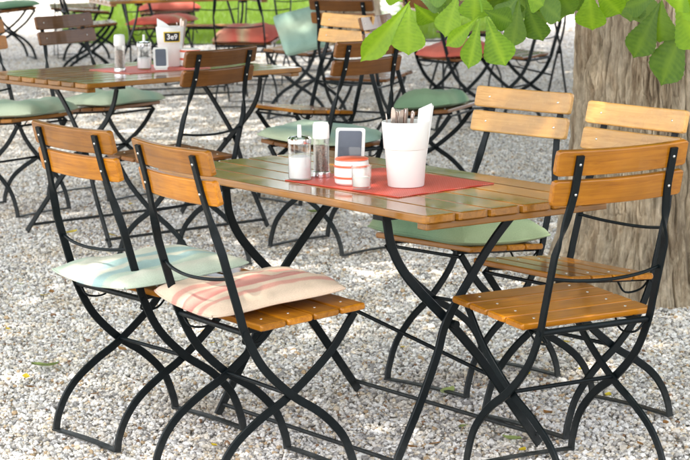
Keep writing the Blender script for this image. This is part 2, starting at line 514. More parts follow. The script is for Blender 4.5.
def lathe(mb, prof, seg=28, c=(0, 0, 0)):
    """turn a profile; corners sharper than 35 degrees stay crisp"""
    runs, cur = [], [prof[0]]
    for k in range(1, len(prof)):
        cur.append(prof[k])
        if k < len(prof) - 1:
            a = math.atan2(prof[k][1] - prof[k - 1][1], prof[k][0] - prof[k - 1][0])
            b = math.atan2(prof[k + 1][1] - prof[k][1], prof[k + 1][0] - prof[k][0])
            if abs((b - a + math.pi) % (2 * math.pi) - math.pi) > R(35):
                runs.append(cur); cur = [prof[k]]
    runs.append(cur)
    for run in runs:
        v = [(c[0] + r * math.cos(2 * math.pi * k / seg), c[1] + r * math.sin(2 * math.pi * k / seg), c[2] + z) for r, z in run for k in range(seg)]
        f = []
        for i in range(len(run) - 1):
            for k in range(seg):
                k2 = (k + 1) % seg
                f.append((i * seg + k, i * seg + k2, (i + 1) * seg + k2, (i + 1) * seg + k))
        mb.add(v, f, True)
def box(mb, c, s, rot=None, ch=0.0):
    hx, hy, hz = s[0] / 2, s[1] / 2, s[2] / 2
    v = [Vector((x * hx, y * hy, z * hz)) for x in (-1, 1) for y in (-1, 1) for z in (-1, 1)]
    if rot is not None:
        v = [rot @ q for q in v]
    v = [q + Vector(c) for q in v]
    mb.add(v, [(0, 1, 3, 2), (4, 6, 7, 5), (0, 4, 5, 1), (2, 3, 7, 6), (0, 2, 6, 4), (1, 5, 7, 3)])
def slat_mesh(name, length, width, thick, m, bow=0.0, corner=0.008, ch=0.003, n=6):
    """board lying along local x, wide in y, thick in z; bow bends it in z; rounded corners and edges"""
    hl = length / 2
    ends = [0, corner * 0.3, corner]
    xs = [-hl + e for e in ends] + [(-hl + corner) + (length - 2 * corner) * k / n for k in range(1, n)] + [hl - e for e in ends[::-1]]
    v, f = [], []
    for x in xs:
        e = hl - abs(x)
        hw = width / 2
        if e < corner:
            hw = width / 2 - corner + math.sqrt(max(0, corner ** 2 - (corner - e) ** 2))
        ht = thick / 2
        if e < ch * 0.5:
            ht -= ch * 0.7
        z0 = bow * (x / hl) ** 2
        prof = [(hw - ch, -ht), (hw - ch * .3, -ht + ch * .3), (hw, -ht + ch), (hw, ht - ch), (hw - ch * .3, ht - ch * .3), (hw - ch, ht)]
        prof = prof + [(-a, -b) for a, b in prof]
        v += [(x, a, b + z0) for a, b in prof]
    k = 12
    for i in range(len(xs) - 1):
        for j in range(k):
            j2 = (j + 1) % k
            f.append((i * k + j, (i + 1) * k + j, (i + 1) * k + j2, i * k + j2))
    f.append(tuple(range(k)))
    f.append(tuple(range((len(xs) - 1) * k, len(xs) * k))[::-1])
    mb = MB()
    mb.add(v, f)
    return mb.mesh(name, m)
def basis(ax, ay, loc):
    ax = Vector(ax).normalized(); ay = Vector(ay).normalized(); az = ax.cross(ay).normalized(); ay = az.cross(ax)
    m = Matrix.Identity(4)
    for i in range(3):
        m[i][0], m[i][1], m[i][2], m[i][3] = ax[i], ay[i], az[i], loc[i]
    return m

def vnoise(p, seed=0):
    """value noise on an (n,3) array, 0..1"""
    p = np.asarray(p, float)
    i = np.floor(p).astype(np.int64)
    fr = p - i
    u = fr * fr * (3 - 2 * fr)
    def h(a):
        n = (a[:, 0] * 374761393 + a[:, 1] * 668265263 + a[:, 2] * 2147483647 + seed * 1274126177) & 0xffffffff
        n = ((n ^ (n >> 13)) * 1274126177) & 0xffffffff
        n = (n ^ (n >> 16)) & 0xffff
        return n / 65535.0
    r = 0
    for dx in (0, 1):
        for dy in (0, 1):
            for dz in (0, 1):
                w = (u[:, 0] if dx else 1 - u[:, 0]) * (u[:, 1] if dy else 1 - u[:, 1]) * (u[:, 2] if dz else 1 - u[:, 2])
                r = r + w * h(i + np.array([dx, dy, dz]))
    return r

# ------------------------------------------------------------------ ground, gravel, lawn
mb = MB()
mb.add([(-400, -60, -0.016), (400, -60, -0.016), (400, 800, -0.016), (-400, 800, -0.016)], [(0, 1, 2, 3)])
ground = link('ground', mb.mesh('ground', M['ground']))
tag(ground, kind='structure')

def ico():
    t = (1 + 5 ** 0.5) / 2
    v = np.array([(-1, t, 0), (1, t, 0), (-1, -t, 0), (1, -t, 0), (0, -1, t), (0, 1, t), (0, -1, -t), (0, 1, -t), (t, 0, -1), (t, 0, 1), (-t, 0, -1), (-t, 0, 1)], float)
    v /= np.linalg.norm(v[0])
    f = np.array([(0, 11, 5), (0, 5, 1), (0, 1, 7), (0, 7, 10), (0, 10, 11), (1, 5, 9), (5, 11, 4), (11, 10, 2), (10, 7, 6), (7, 1, 8), (3, 9, 4), (3, 4, 2), (3, 2, 6), (3, 6, 8), (3, 8, 9), (4, 9, 5), (2, 4, 11), (6, 2, 10), (8, 6, 7), (9, 8, 1)])
    return v, f
IV, IF = ico()
def rand_rot(n):
    q = RNG.normal(size=(n, 4)); q /= np.linalg.norm(q, axis=1)[:, None]
    w, x, y, z = q.T
    return np.stack([np.stack([1 - 2 * (y * y + z * z), 2 * (x * y - z * w), 2 * (x * z + y * w)], -1),
                     np.stack([2 * (x * y + z * w), 1 - 2 * (x * x + z * z), 2 * (y * z - x * w)], -1),
                     np.stack([2 * (x * z - y * w), 2 * (y * z + x * w), 1 - 2 * (x * x + y * y)], -1)], 1)
TILE = 0.5
def gravel_tile(k, n=3000):
    size = RNG.lognormal(math.log(0.0058), 0.34, n).clip(0.0028, 0.0130)
    sc = size[:, None] * RNG.uniform(0.6, 1.25, (n, 3))
    base = IV[None] * RNG.uniform(0.72, 1.2, (n, 12, 1)) * sc[:, None, :]
    v = np.einsum('nij,nkj->nki', rand_rot(n), base)
    v[:, :, 2] *= 0.8
    pos = np.stack([RNG.uniform(-TILE / 2, TILE / 2, n), RNG.uniform(-TILE / 2, TILE / 2, n), RNG.uniform(-0.014, -0.002, n)], 1)
    v = v + pos[:, None, :]
    f = IF[None] + (np.arange(n) * 12)[:, None, None]
    me = np_mesh('gravel_patch', v.reshape(-1, 3), f.ravel(), np.full(n * 20, 3), M['gravel'])
    a = me.attributes.new('tone', 'FLOAT', 'FACE')
    a.data.foreach_set('value', np.repeat(RNG.uniform(0, 0.999, n), 20).astype(np.float32))
    return bpy.data.objects.new('gravel_patch', me)
patch_col = bpy.data.collections.new('gravel_patches')
for k in range(6):
    patch_col.objects.link(gravel_tile(k))
LAWN = [(-2.75, 22.6), (-1.2, 22.3), (0.2, 22.0), (1.4, 23.2), (2.4, 27), (2.6, 45), (-3.0, 45), (-3.3, 27)]
def in_poly(x, y, poly):
    c = False
    for (x1, y1), (x2, y2) in zip(poly, poly[1:] + poly[:1]):
        if (y1 > y) != (y2 > y) and x < (x2 - x1) * (y - y1) / (y2 - y1) + x1:
            c = not c
    return c
pts = []
yy = 4.5
while yy < 33:
    hw = 0.16 * yy + 1.3
    xx = -math.ceil(hw / TILE) * TILE
    while xx <= hw:
        if not in_poly(xx, yy, LAWN):
            pts.append((xx, yy, 0.0))
        xx += TILE
    yy += TILE
me = bpy.data.meshes.new('gravel')
me.from_pydata(pts, [], [])
me.materials.append(M['gravel'])
gravel = link('gravel', me)
tag(gravel, 'loose pale limestone gravel chips covering the ground', 'gravel', kind='stuff')
ng = bpy.data.node_groups.new('gravel_scatter', 'GeometryNodeTree')
ng.interface.new_socket('Geometry', in_out='INPUT', socket_type='NodeSocketGeometry')
ng.interface.new_socket('Geometry', in_out='OUTPUT', socket_type='NodeSocketGeometry')
gi, go = ng.nodes.new('NodeGroupInput'), ng.nodes.new('NodeGroupOutput')
ci = ng.nodes.new('GeometryNodeCollectionInfo'); ci.inputs['Collection'].default_value = patch_col
ci.inputs['Separate Children'].default_value = True
iop = ng.nodes.new('GeometryNodeInstanceOnPoints'); iop.inputs['Pick Instance'].default_value = True
rv = ng.nodes.new('FunctionNodeRandomValue'); rv.data_type = 'INT'
for s_ in rv.inputs:
    if s_.name == 'Min' and s_.type == 'INT': s_.default_value = 0
    if s_.name == 'Max' and s_.type == 'INT': s_.default_value = 3
    if s_.name == 'Seed': s_.default_value = 5
rvi = ng.nodes.new('FunctionNodeRandomValue'); rvi.data_type = 'INT'
for s_ in rvi.inputs:
    if s_.name == 'Min' and s_.type == 'INT': s_.default_value = 0
    if s_.name == 'Max' and s_.type == 'INT': s_.default_value = 5
    if s_.name == 'Seed': s_.default_value = 11
out_int = [s_ for s_ in rv.outputs if s_.type == 'INT'][0]
out_int2 = [s_ for s_ in rvi.outputs if s_.type == 'INT'][0]
mm = ng.nodes.new('ShaderNodeMath'); mm.operation = 'MULTIPLY'; mm.inputs[1].default_value = math.pi / 2
cx = ng.nodes.new('ShaderNodeCombineXYZ')
gl_ = ng.links.new
gl_(gi.outputs[0], iop.inputs['Points']); gl_(ci.outputs[0], iop.inputs['Instance'])
gl_(out_int2, iop.inputs['Instance Index'])
gl_(out_int, mm.inputs[0]); gl_(mm.outputs[0], cx.inputs[2]); gl_(cx.outputs[0], iop.inputs['Rotation'])
gl_(iop.outputs[0], go.inputs[0])
md = gravel.modifiers.new('scatter', 'NODES'); md.node_group = ng

mb = MB()
mb.add([(x, y, 0.004) for x, y in LAWN], [tuple(range(len(LAWN)))])
tag(link('lawn', mb.mesh('lawn', M['soil'])), kind='structure')
n = 90000
gx, gy = RNG.uniform(-3.3, 2.6, n * 2), RNG.uniform(22, 36, n * 2)
keep = np.array([in_poly(a, b, LAWN) for a, b in zip(gx, gy)])
gx, gy = gx[keep][:n], gy[keep][:n]
n = len(gx)
h = RNG.uniform(0.03, 0.10, n); a = RNG.uniform(0, 6.28, n); w = RNG.uniform(0.003, 0.006, n)
lean = RNG.normal(0, 0.03, (n, 2))
p0 = np.stack([gx - np.cos(a) * w, gy - np.sin(a) * w, np.full(n, 0.003)], 1)
p1 = np.stack([gx + np.cos(a) * w, gy + np.sin(a) * w, np.full(n, 0.003)], 1)
p2 = np.stack([gx + lean[:, 0], gy + lean[:, 1], h], 1)
gm = np_mesh('lawn_grass', np.stack([p0, p1, p2], 1).reshape(-1, 3), np.arange(n * 3), np.full(n, 3), M['grass'])
tag(link('lawn_grass', gm), 'sunlit green grass blades of the lawn behind the tables', 'grass', kind='stuff')

# ------------------------------------------------------------------ trees
def trunk_mesh(name, r, height, nu=220, nv=260, flare=0.35, seed=3, depth=0.03):
    u_ = np.linspace(0, 2 * math.pi, nu, endpoint=False)
    th = u_ - 0.5 * np.sin(u_ + math.pi / 2)
    z = -0.12 + (height + 0.12) * np.linspace(0, 1, nv) ** 1.6
    T, Z = np.meshgrid(th, z)
    cx_, sx_ = np.cos(T).ravel(), np.sin(T).ravel(); zz = Z.ravel()
    rad = r * (1 + flare * np.exp(-np.clip(zz + 0.05, 0, None) / 0.28)) * (1 - 0.05 * zz / max(height, 1))
    rad = rad * (1 + 0.06 * (vnoise(np.stack([cx_ * 1.5, sx_ * 1.5, zz * 0.5], 1), seed) - 0.5) * 2
                 + 0.16 * np.exp(-np.clip(zz, 0, None) / 0.3) * (vnoise(np.stack([cx_ * 2.2, sx_ * 2.2, zz * 0 + 3], 1), seed + 1) - 0.5) * 2)
    wob = vnoise(np.stack([cx_ * 3, sx_ * 3, zz * 4], 1), seed + 2) - 0.5
    wob2 = vnoise(np.stack([cx_ * 9, sx_ * 9, zz * 11], 1), seed + 7) - 0.5
    def plates(per, zs, sd, warp):
        """distance to the crack between two bark plates, 0 in the crack"""
        a = T.ravel() / (2 * math.pi) * per + warp * (wob * 1.6 + wob2 * 0.7)
        b = zz / zs + warp * (wob * 0.8 + wob2 * 0.9)
        ia, ib = np.floor(a).astype(np.int64), np.floor(b).astype(np.int64)
        f1 = np.full(len(a), 9.0); f2 = np.full(len(a), 9.0)
        def hsh(x, y, k):
            n_ = ((x % per) * 374761393 + y * 668265263 + (k + sd * 13) * 1274126177) & 0xffffffff
            n_ = ((n_ ^ (n_ >> 13)) * 1274126177) & 0xffffffff
            return ((n_ ^ (n_ >> 16)) & 0xffff) / 65535.0
        h1 = np.zeros(len(a))
        for dx in (-1, 0, 1):
            for dy in (-1, 0, 1):
                x, y = ia + dx, ib + dy
                d = (a - x - hsh(x, y, 1)) ** 2 + (b - y - hsh(x, y, 2)) ** 2
                near = d < f1
                f2 = np.where(near, f1, np.minimum(f2, d))
                h1 = np.where(near, hsh(x, y, 3), h1)
                f1 = np.where(near, d, f1)
        return np.sqrt(f2) - np.sqrt(f1), h1
    per = int(60 * r / 0.345)
    e1, h1 = plates(per, 0.15, seed, 0.62)
    e2, h2 = plates(int(per * 2.2), 0.055, seed + 5, 1.0)
    fine = vnoise(np.stack([cx_ * 60 * r, sx_ * 60 * r, zz * 20], 1), seed + 5) - 0.5
    def ridge(k, kz, sd, warp=0.0):
        q = np.stack([cx_ * k + wob * warp + wob2 * warp * 0.6, sx_ * k + wob * warp + wob2 * warp * 0.6, zz * kz], 1)
        return 1 - np.abs(vnoise(q, sd) * 2 - 1)                          # 1 along the furrows
    kk = r / 0.345
    f1 = np.clip(ridge(13 * kk, 2.6, seed + 20, 1.6), 0, 1) ** 5
    f2 = np.clip(ridge(26 * kk, 6.0, seed + 21, 1.8), 0, 1) ** 4
    f3 = np.clip(ridge(48 * kk, 17.0, seed + 22, 1.2), 0, 1) ** 3
    patch = np.clip(vnoise(np.stack([cx_ * 4, sx_ * 4, zz * 3.1], 1), seed + 23) * 1.8 - 0.35, 0, 1)
    rad = rad - depth * (1.15 * f1 + 0.75 * f2 * (0.4 + 0.6 * patch) + 0.35 * f3) + depth * 0.35 * (h2 - 0.5) * patch \
        - depth * 0.5 * (1 - np.clip(e1 / 0.12, 0, 1)) * patch + depth * 0.45 * fine
    v = np.stack([rad * cx_, rad * sx_, zz], 1)
    i, j = np.meshgrid(np.arange(nv - 1), np.arange(nu), indexing='ij')
    j2 = (j + 1) % nu
    f = np.stack([i * nu + j, i * nu + j2, (i + 1) * nu + j2, (i + 1) * nu + j], -1).reshape(-1)
    me = np_mesh(name, v, f, np.full((nv - 1) * nu, 4), M['bark'], True)
    me.attributes.new('tone', 'FLOAT', 'POINT').data.foreach_set('value', (0.35 * h1 + 0.25 * h2 + 0.4 * patch).astype(np.float32))
    return me
def crown_mesh(name, c, rad, n, clumps, seed, lw=0.10, ll=0.20):
    g = np.random.default_rng(seed)
    d = g.normal(size=(clumps, 3)); d /= np.linalg.norm(d, axis=1)[:, None]
    rr = g.uniform(0.35, 1.0, clumps) ** 0.6
    cc = np.array(c) + d * rr[:, None] * np.array(rad)
    which = g.integers(0, clumps, n)
    p = cc[which] + g.normal(size=(n, 3)) * np.array([0.55, 0.55, 0.38]) * (np.array(rad).mean() / 5)
    ax = g.normal(size=(n, 3)); ax[:, 2] -= 0.5; ax /= np.linalg.norm(ax, axis=1)[:, None]
    o = g.normal(size=(n, 3)); o[:, 2] *= 0.3
    b = np.cross(ax, o); b /= np.linalg.norm(b, axis=1)[:, None]
    s = g.uniform(0.7, 1.3, (n, 1))
    base = p
    tip = p + ax * ll * s
    mid = p + ax * ll * 0.62 * s
    v = np.stack([base, mid + b * lw * 0.5 * s, tip, mid - b * lw * 0.5 * s], 1).reshape(-1, 3)
    return np_mesh(name, v, np.arange(n * 4), np.full(n, 4), M['crown'])
def limb(name, pts, r0, r1, parent):
    mb = MB()
    p = spline(pts, 6)
    tube(mb, p, [r0 + (r1 - r0) * k / (len(p) - 1) for k in range(len(p))], 10)
    return link(name, mb.mesh(name, M['bark']), parent)

TREE = Vector((1.235, 8.84, 0))
tree = empty('chestnut_tree', TREE)
tag(tree, 'broad chestnut tree with fissured tan bark and low hanging leaves beside the dining table', 'tree')
link('trunk', trunk_mesh('trunk', 0.345, 3.4, 680, 700, depth=0.024, flare=0.5), tree)
for k, (ang, rise, reach) in enumerate([(20, 3.2, 3.4), (95, 2.6, 3.8), (170, 3.0, 3.6), (235, 2.8, 3.6), (300, 3.4, 3.2), (60, 4.6, 1.4), (200, 4.8, 1.6)]):
    c_, s_ = math.cos(R(ang)), math.sin(R(ang))
    limb('branch', [(0.1 * c_, 0.1 * s_, 2.9), (0.6 * c_, 0.6 * s_, 3.6), (reach * 0.6 * c_, reach * 0.6 * s_, 3.0 + rise * 0.6), (reach * c_, reach * s_, 3.0 + rise)], 0.15, 0.035, tree)
cr = link('crown', crown_mesh('crown', (-0.9, -2.0, 6.1), (6.4, 6.6, 2.5), 60000, 380, 21), tree)
tag(cr, kind='stuff')

tree2 = empty('chestnut_tree', (0.04, 22.3, 0))
tag(tree2, 'distant chestnut trunk rising at the edge of the lawn', 'tree')
link('trunk', trunk_mesh('trunk', 0.30, 3.6, 130, 130, seed=9), tree2)
for k, ang in enumerate([10, 130, 250]):
    c_, s_ = math.cos(R(ang)), math.sin(R(ang))
    limb('branch', [(0.1 * c_, 0.1 * s_, 3.1), (1.2 * c_, 1.2 * s_, 4.2), (3.0 * c_, 3.0 * s_, 5.8)], 0.13, 0.03, tree2)
cr = link('crown', crown_mesh('crown', (-0.4, -6.3, 6.2), (7.0, 5.3, 2.6), 26000, 150, 22, 0.13, 0.25), tree2)  # crown shifted off its trunk to shade the ground in front
tag(cr, kind='stuff')
def far_tree(label, x, y, r, h0, rad, n, seed, off=(0, 0)):
    t = empty('unseen_tree', (x, y, 0))
    tag(t, label, 'tree')
    link('trunk', trunk_mesh('trunk', r, h0, 40, 30, seed=seed), t)
    tag(link('crown', crown_mesh('crown', (off[0], off[1], h0 + rad[2] * 0.7), rad, n, 90, seed, 0.2, 0.36), t), kind='stuff')
far_tree('tall unseen tree added for shade left of the far tables', -6.6, 16.5, 0.3, 3.4, (3.6, 4.4, 2.6), 9000, 31)  # out of view; added to shade the gravel on the left
far_tree('tall unseen tree added for shade right of the far tables', 4.6, 15.0, 0.3, 3.4, (4.4, 4.6, 2.6), 11000, 32, (-1.4, 0.3))  # out of view; added to shade the gravel behind the hanging leaves
far_tree('rounded leafy tree beyond the lawn', -4.2, 44, 0.3, 2.2, (4.0, 3.0, 3.6), 6000, 33)
far_tree('broad leafy tree beyond the lawn and the gravel path', 3.5, 47, 0.3, 2.2, (3.6, 3.0, 4.2), 6000, 34)

# ---- hanging leaves of the near tree
def leaflet_mesh(kind, m):
    """obovate chestnut leaflet along +x, 1 long, half width about 0.25, toothed, with raised pleats between the veins"""
    g = random.Random(kind)
    n = 28
    v, f, vein = [], [], []
    cols = [-1, -0.66, -0.33, 0, 0.33, 0.66, 1]
    droop, cup = g.uniform(0.08, 0.30), g.uniform(-0.12, 0.26)
    for i in range(n + 1):
        t = i / n
        wdt = float(np.interp(t, [0, .12, .25, .4, .52, .62, .7, .78, .85, .9, .95, 1], [.008, .038, .085, .150, .205, .238, .246, .225, .17, .105, .038, .002]))
        tooth = 0.006 * ((i % 2) * 2 - 1) if 2 < i < n - 1 else 0
        for c in cols:
            a = abs(c)
            y = c * max(0.001, wdt + (tooth if a == 1 else 0))
            x = t - 0.10 * (1 - a) * 0 + 0.06 * a * math.sin(math.pi * t)          # veins sweep towards the tip
            pl = 0.010 * math.sin(i * math.pi) if False else (0.0075 if i % 2 else -0.0075) * min(1, wdt * 6) * (1 if 0 < a < 1 else 0.3)
            z = cup * (a ** 1.5) * wdt * 4 * 0.4 - droop * t * t + pl + g.uniform(-.004, .004)
            v.append((x, y, z))
            vein.append(0.7 if c == 0 else (0.22 if i % 2 == 0 and a < 1 else 0.0))
    k = len(cols)
    for i in range(n):
        for j in range(k - 1):
            f.append((i * k + j, (i + 1) * k + j, (i + 1) * k + j + 1, i * k + j + 1))
    mb = MB(); mb.add(v, f, True)
    me = mb.mesh('leaflet', m)
    at_ = me.attributes.new('vein', 'FLOAT', 'POINT')
    at_.data.foreach_set('value', vein)
    return me
LM = [leaflet_mesh(k, M['leaf']) for k in range(4)]
LD = [leaflet_mesh(k + 10, M['leafshade']) for k in range(3)]
def clusters():
    # hub pixel, distance, leaflets: (base px), (tip px), width in px, dark
    return [
     ((414, -3), 5.55, [((410, 1), (361, 66), 24, 0), ((409, 4), (408, 58), 33, 0), ((414, 3), (434, 27), 22, 0), ((409, -3), (380, -6), 20, 0), ((416, -4), (446, 4), 22, 1)]),
     ((466, -14), 5.45, [((459, -8), (443, 39), 26, 0), ((474, -16), (478, 21), 33, 0), ((462, -14), (424, -2), 24, 1), ((469, -20), (490, -40), 22, 0)]),
     ((482, 12), 5.40, [((479, 16), (446, 48), 17, 0), ((480, 18), (467, 70), 21, 0), ((486, 16), (505, 69), 31, 0), ((484, 10), (512, 24), 24, 1)]),
     ((522, -6), 5.65, [((519, -2), (514, 51), 22, 1), ((526, 0), (540, 45), 26, 1), ((519, -4), (494, 24), 24, 1), ((527, -6), (566, 18), 24, 1), ((524, -8), (545, 6), 24, 0)]),
     ((505, -12), 5.75, [((503, -9), (492, 20), 26, 1), ((506, -9), (514, 22), 26, 1), ((508, -12), (534, 12), 26, 1), ((500, -12), (478, 8), 24, 1)]),
     ((556, -14), 5.75, [((553, -11), (548, 26), 26, 1), ((558, -11), (572, 16), 24, 1), ((552, -14), (530, 8), 24, 0)]),
     ((440, -16), 5.8, [((438, -12), (432, 16), 22, 1), ((442, -12), (456, 14), 22, 1)]),
     ((545, -20), 5.9, [((543, -17), (536, 20), 26, 1), ((548, -17), (562, 24), 26, 1)]),
     ((640, -18), 6.1, [((638, -15), (628, 22), 28, 1), ((644, -15), (652, 26), 30, 1), ((636, -18), (606, 4), 26, 1)]),
     ((592, -16), 5.8, [((590, -12), (590, 34), 30, 0), ((594, -14), (622, 17), 26, 0), ((588, -14), (566, 12), 24, 1), ((596, -18), (640, -2), 24, 0)]),
     ((664, -2), 6.0, [((662, 0), (656, 45), 38, 1), ((660, 2), (632, 62), 30, 1), ((690, 14), (655, 89), 36, 1), ((674, -2), (702, 52), 38, 0), ((670, -6), (712, 14), 34, 0), ((658, -4), (622, 8), 26, 1)]),
     ((690, -22), 5.9, [((686, -18), (672, 12), 28, 0), ((692, -18), (700, 24), 30, 0)]),
    ]
stem_top = []
cnt = 0
for hub, dist, lf in clusters():
    hp = at_depth(hub[0], hub[1], dist)
    stem_top.append(hp)
    for bpx, tpx, wpx, dark in lf:
        g = random.Random(cnt * 7 + 3)
        d1 = dist + g.uniform(-0.03, 0.03) + (0.05 if dark else 0)
        b = at_depth(bpx[0], bpx[1], dist + (0.02 if dark else 0)); t = at_depth(tpx[0], tpx[1], d1 + g.uniform(-0.05, 0.03))
        ln = (t - b).length
        ax = (t - b).normalized()
        view = (b - cam.location).normalized()
        side = ax.cross(view).normalized()
        tw = g.uniform(-0.7, 0.7)
        side = (Matrix.Rotation(tw, 3, ax) @ side)
        wsc = 1.06 * (wpx / F_PX * dist) / 0.49 / math.cos(tw)
        mx = basis(ax, side, b)
        mx = mx @ Matrix.Diagonal((ln * 0.95, wsc, ln * 0.8, 1))
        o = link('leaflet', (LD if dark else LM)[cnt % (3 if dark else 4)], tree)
        o.matrix_world = Matrix.Translation((0, 0, 0)) @ mx
        o.parent = tree
        o.matrix_parent_inverse = Matrix.Translation(-TREE)
        cnt += 1
for k, hp in enumerate(stem_top):
    mb = MB()
    top = hp + Vector((0.10 + 0.03 * k, 0.14, 0.30 + 0.02 * k))
    tube(mb, spline([hp - TREE, hp - TREE + Vector((0.005, 0.02, 0.09)), top - TREE], 5), 0.0028, 6)
    link('leaf_stalk', mb.mesh('leaf_stalk', M['leaf']), tree)
    mb = MB()
    tube(mb, spline([top - TREE, top - TREE + Vector((0.25, 0.6, 0.25)), (-0.3 + 0.05 * k, -1.5, 2.5), (0, -0.25, 2.75)], 6), [0.006, 0.007, 0.008, 0.009, 0.010, 0.011] + [0.014 + 0.0015 * q for q in range(13)], 8)
    link('twig', mb.mesh('twig', M['bark']), tree)

# ------------------------------------------------------------------ chairs
A_PROF = [(-0.2005, 0.600), (-0.168, 0.490), (-0.148, 0.425), (-0.098, 0.333), (-0.014, 0.250), (0.075, 0.190), (0.143, 0.120), (0.175, 0.045), (0.183, 0.004)]
B_PROF = [(0.192, 0.446), (0.110, 0.343), (-0.010, 0.246), (-0.095, 0.197), (-0.165, 0.148), (-0.208, 0.098), (-0.233, 0.045), (-0.241, 0.004)]
HWA, HWB = 0.178, 0.166
BACK_DIR = Vector((0.037, 0, -0.15)).normalized()                   # down along the backrest
BACK_TOP = Vector((-0.256, 0, 0.913))
def chair_meshes(w):
    d = {}
    d['back'] = slat_mesh('back_slat', 0.418, 0.068, 0.017, w, bow=0.016, corner=0.011, ch=0.004, n=10)
    d['seat'] = slat_mesh('seat_slat', 0.43, 0.076, 0.018, w, corner=0.006, ch=0.004, n=4)
    return d
def frame_meshes():
    d = {}
    for nm, sgn in (('l', 1), ('r', -1)):
        y = HWA * sgn
        # upper part is flat against the slats, then twists a quarter turn
        pts, wd = [], []
        top = BACK_TOP + BACK_DIR * 0.012 + Vector((-0.0268, 0, -0.005))
        yb = 0.150 * sgn
        for k in range(29):
            t = k / 28
            pts.append(Vector((top.x + (-0.2105 - top.x) * t, yb + (y - yb) * max(0, (t - 0.35) / 0.65) ** 1.3, top.z + (0.635 - top.z) * t)))
            a = min(1, max(0, (t - 0.60) / 0.38)); a = a * a * (3 - 2 * a) * math.pi / 2
            wd.append(Vector((-math.sin(a), math.cos(a) * 1, 0)))
        low = spline([(p[0], y, p[1]) for p in A_PROF], 5)
        pts += low
        wd += [None] * len(low)
        full = []
        for i, p in enumerate(pts):
            if wd[i] is None:
                tg = (pts[min(i + 1, len(pts) - 1)] - pts[i - 1]).normalized()
                full.append(Vector((0, 1, 0)).cross(tg))
            else:
                full.append(wd[i])
        mb = MB()
        flat_bar(mb, pts, 0.0225, 0.0085, full)
        d['A' + nm] = mb.mesh('side_bar', M['steel'])
        mb = MB()
        p = spline([(q[0], HWB * sgn, q[1]) for q in B_PROF], 5)
        wd = [Vector((0, 1, 0)).cross((p[min(i + 1, len(p) - 1)] - p[max(i - 1, 0)]).normalized()) for i in range(len(p))]
        flat_bar(mb, p, 0.0220, 0.0080, wd)
        d['B' + nm] = mb.mesh('leg', M['steel'])
        mb = MB()                                                    # seat bearer under the slats
        flat_bar(mb, [(-0.145, 0.150 * sgn, 0.427), (0.0, 0.150 * sgn, 0.439), (0.196, 0.150 * sgn, 0.4565)], 0.016, 0.006, Vector((0, 0, 1)))
        d['bearer' + nm] = mb.mesh('seat_bearer', M['steel'])
        mb = MB()                                                    # wire hook that locks the seat
        tube(mb, spline([(-0.146, 0.17 * sgn, 0.425), (-0.135, 0.145 * sgn, 0.395), (-0.08, 0.140 * sgn, 0.392), (-0.045, 0.146 * sgn, 0.428)], 4), 0.0032, 6)
        d['hook' + nm] = mb.mesh('seat_hook', M['steel'])
    def rod(name, pts, r):
        mb = MB(); tube(mb, pts, r, 8)
        return mb.mesh(name, M['steel'])
    d['rear_rod'] = rod('seat_rod', [(-0.149, -HWA - 0.006, 0.428), (-0.149, -HWA + 0.02, 0.428), (-0.149, HWA - 0.02, 0.428), (-0.149, HWA + 0.006, 0.428)], [0.0085, 0.0085, 0.0085, 0.0085])
    mb = MB()
    for s_ in (-1, 1):
        tube(mb, [(-0.149, s_ * (HWA - 0.026), 0.428), (-0.149, s_ * (HWA - 0.0035), 0.428)], 0.0125, 10)
    d['collars'] = mb.mesh('rod_collars', M['steel'])
    d['back_rod'] = rod('back_rod', spline([(-0.190, -HWA, 0.575), (-0.206, -0.1, 0.565), (-0.214, 0, 0.561), (-0.206, 0.1, 0.565), (-0.190, HWA, 0.575)], 4), 0.0048)
    d['front_rod'] = rod('front_rod', [(0.19, -HWB, 0.440), (0.19, HWB, 0.440)], 0.0055)
    d['stretcher'] = rod('stretcher', [(-0.012, -HWA - 0.004, 0.248), (-0.012, HWA + 0.004, 0.248)], 0.006)
    for nm, x, hw in (('foot_r', -0.241, HWB), ('foot_f', 0.183, HWA)):
        mb = MB()
        flat_bar(mb, spline([(x, -hw - 0.004, 0.007), (x, -0.05, 0.011), (x, 0.05, 0.011), (x, hw + 0.004, 0.007)], 3), 0.024, 0.006, Vector((1, 0, 0)))
        d[nm] = mb.mesh('floor_bar', M['steel'])
    mb = MB(); lathe(mb, [(0.0, 0.0022), (0.0022, 0.0019), (0.0036, 0.0008), (0.0040, -0.001)], 8)
    d['rivet'] = mb.mesh('rivet', M['rivet'])
    return d
FR = frame_meshes()
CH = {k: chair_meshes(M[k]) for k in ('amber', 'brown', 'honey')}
CH['honey']['seat'] = CH['amber']['seat']                           # only the backs carry the painted sky reflection
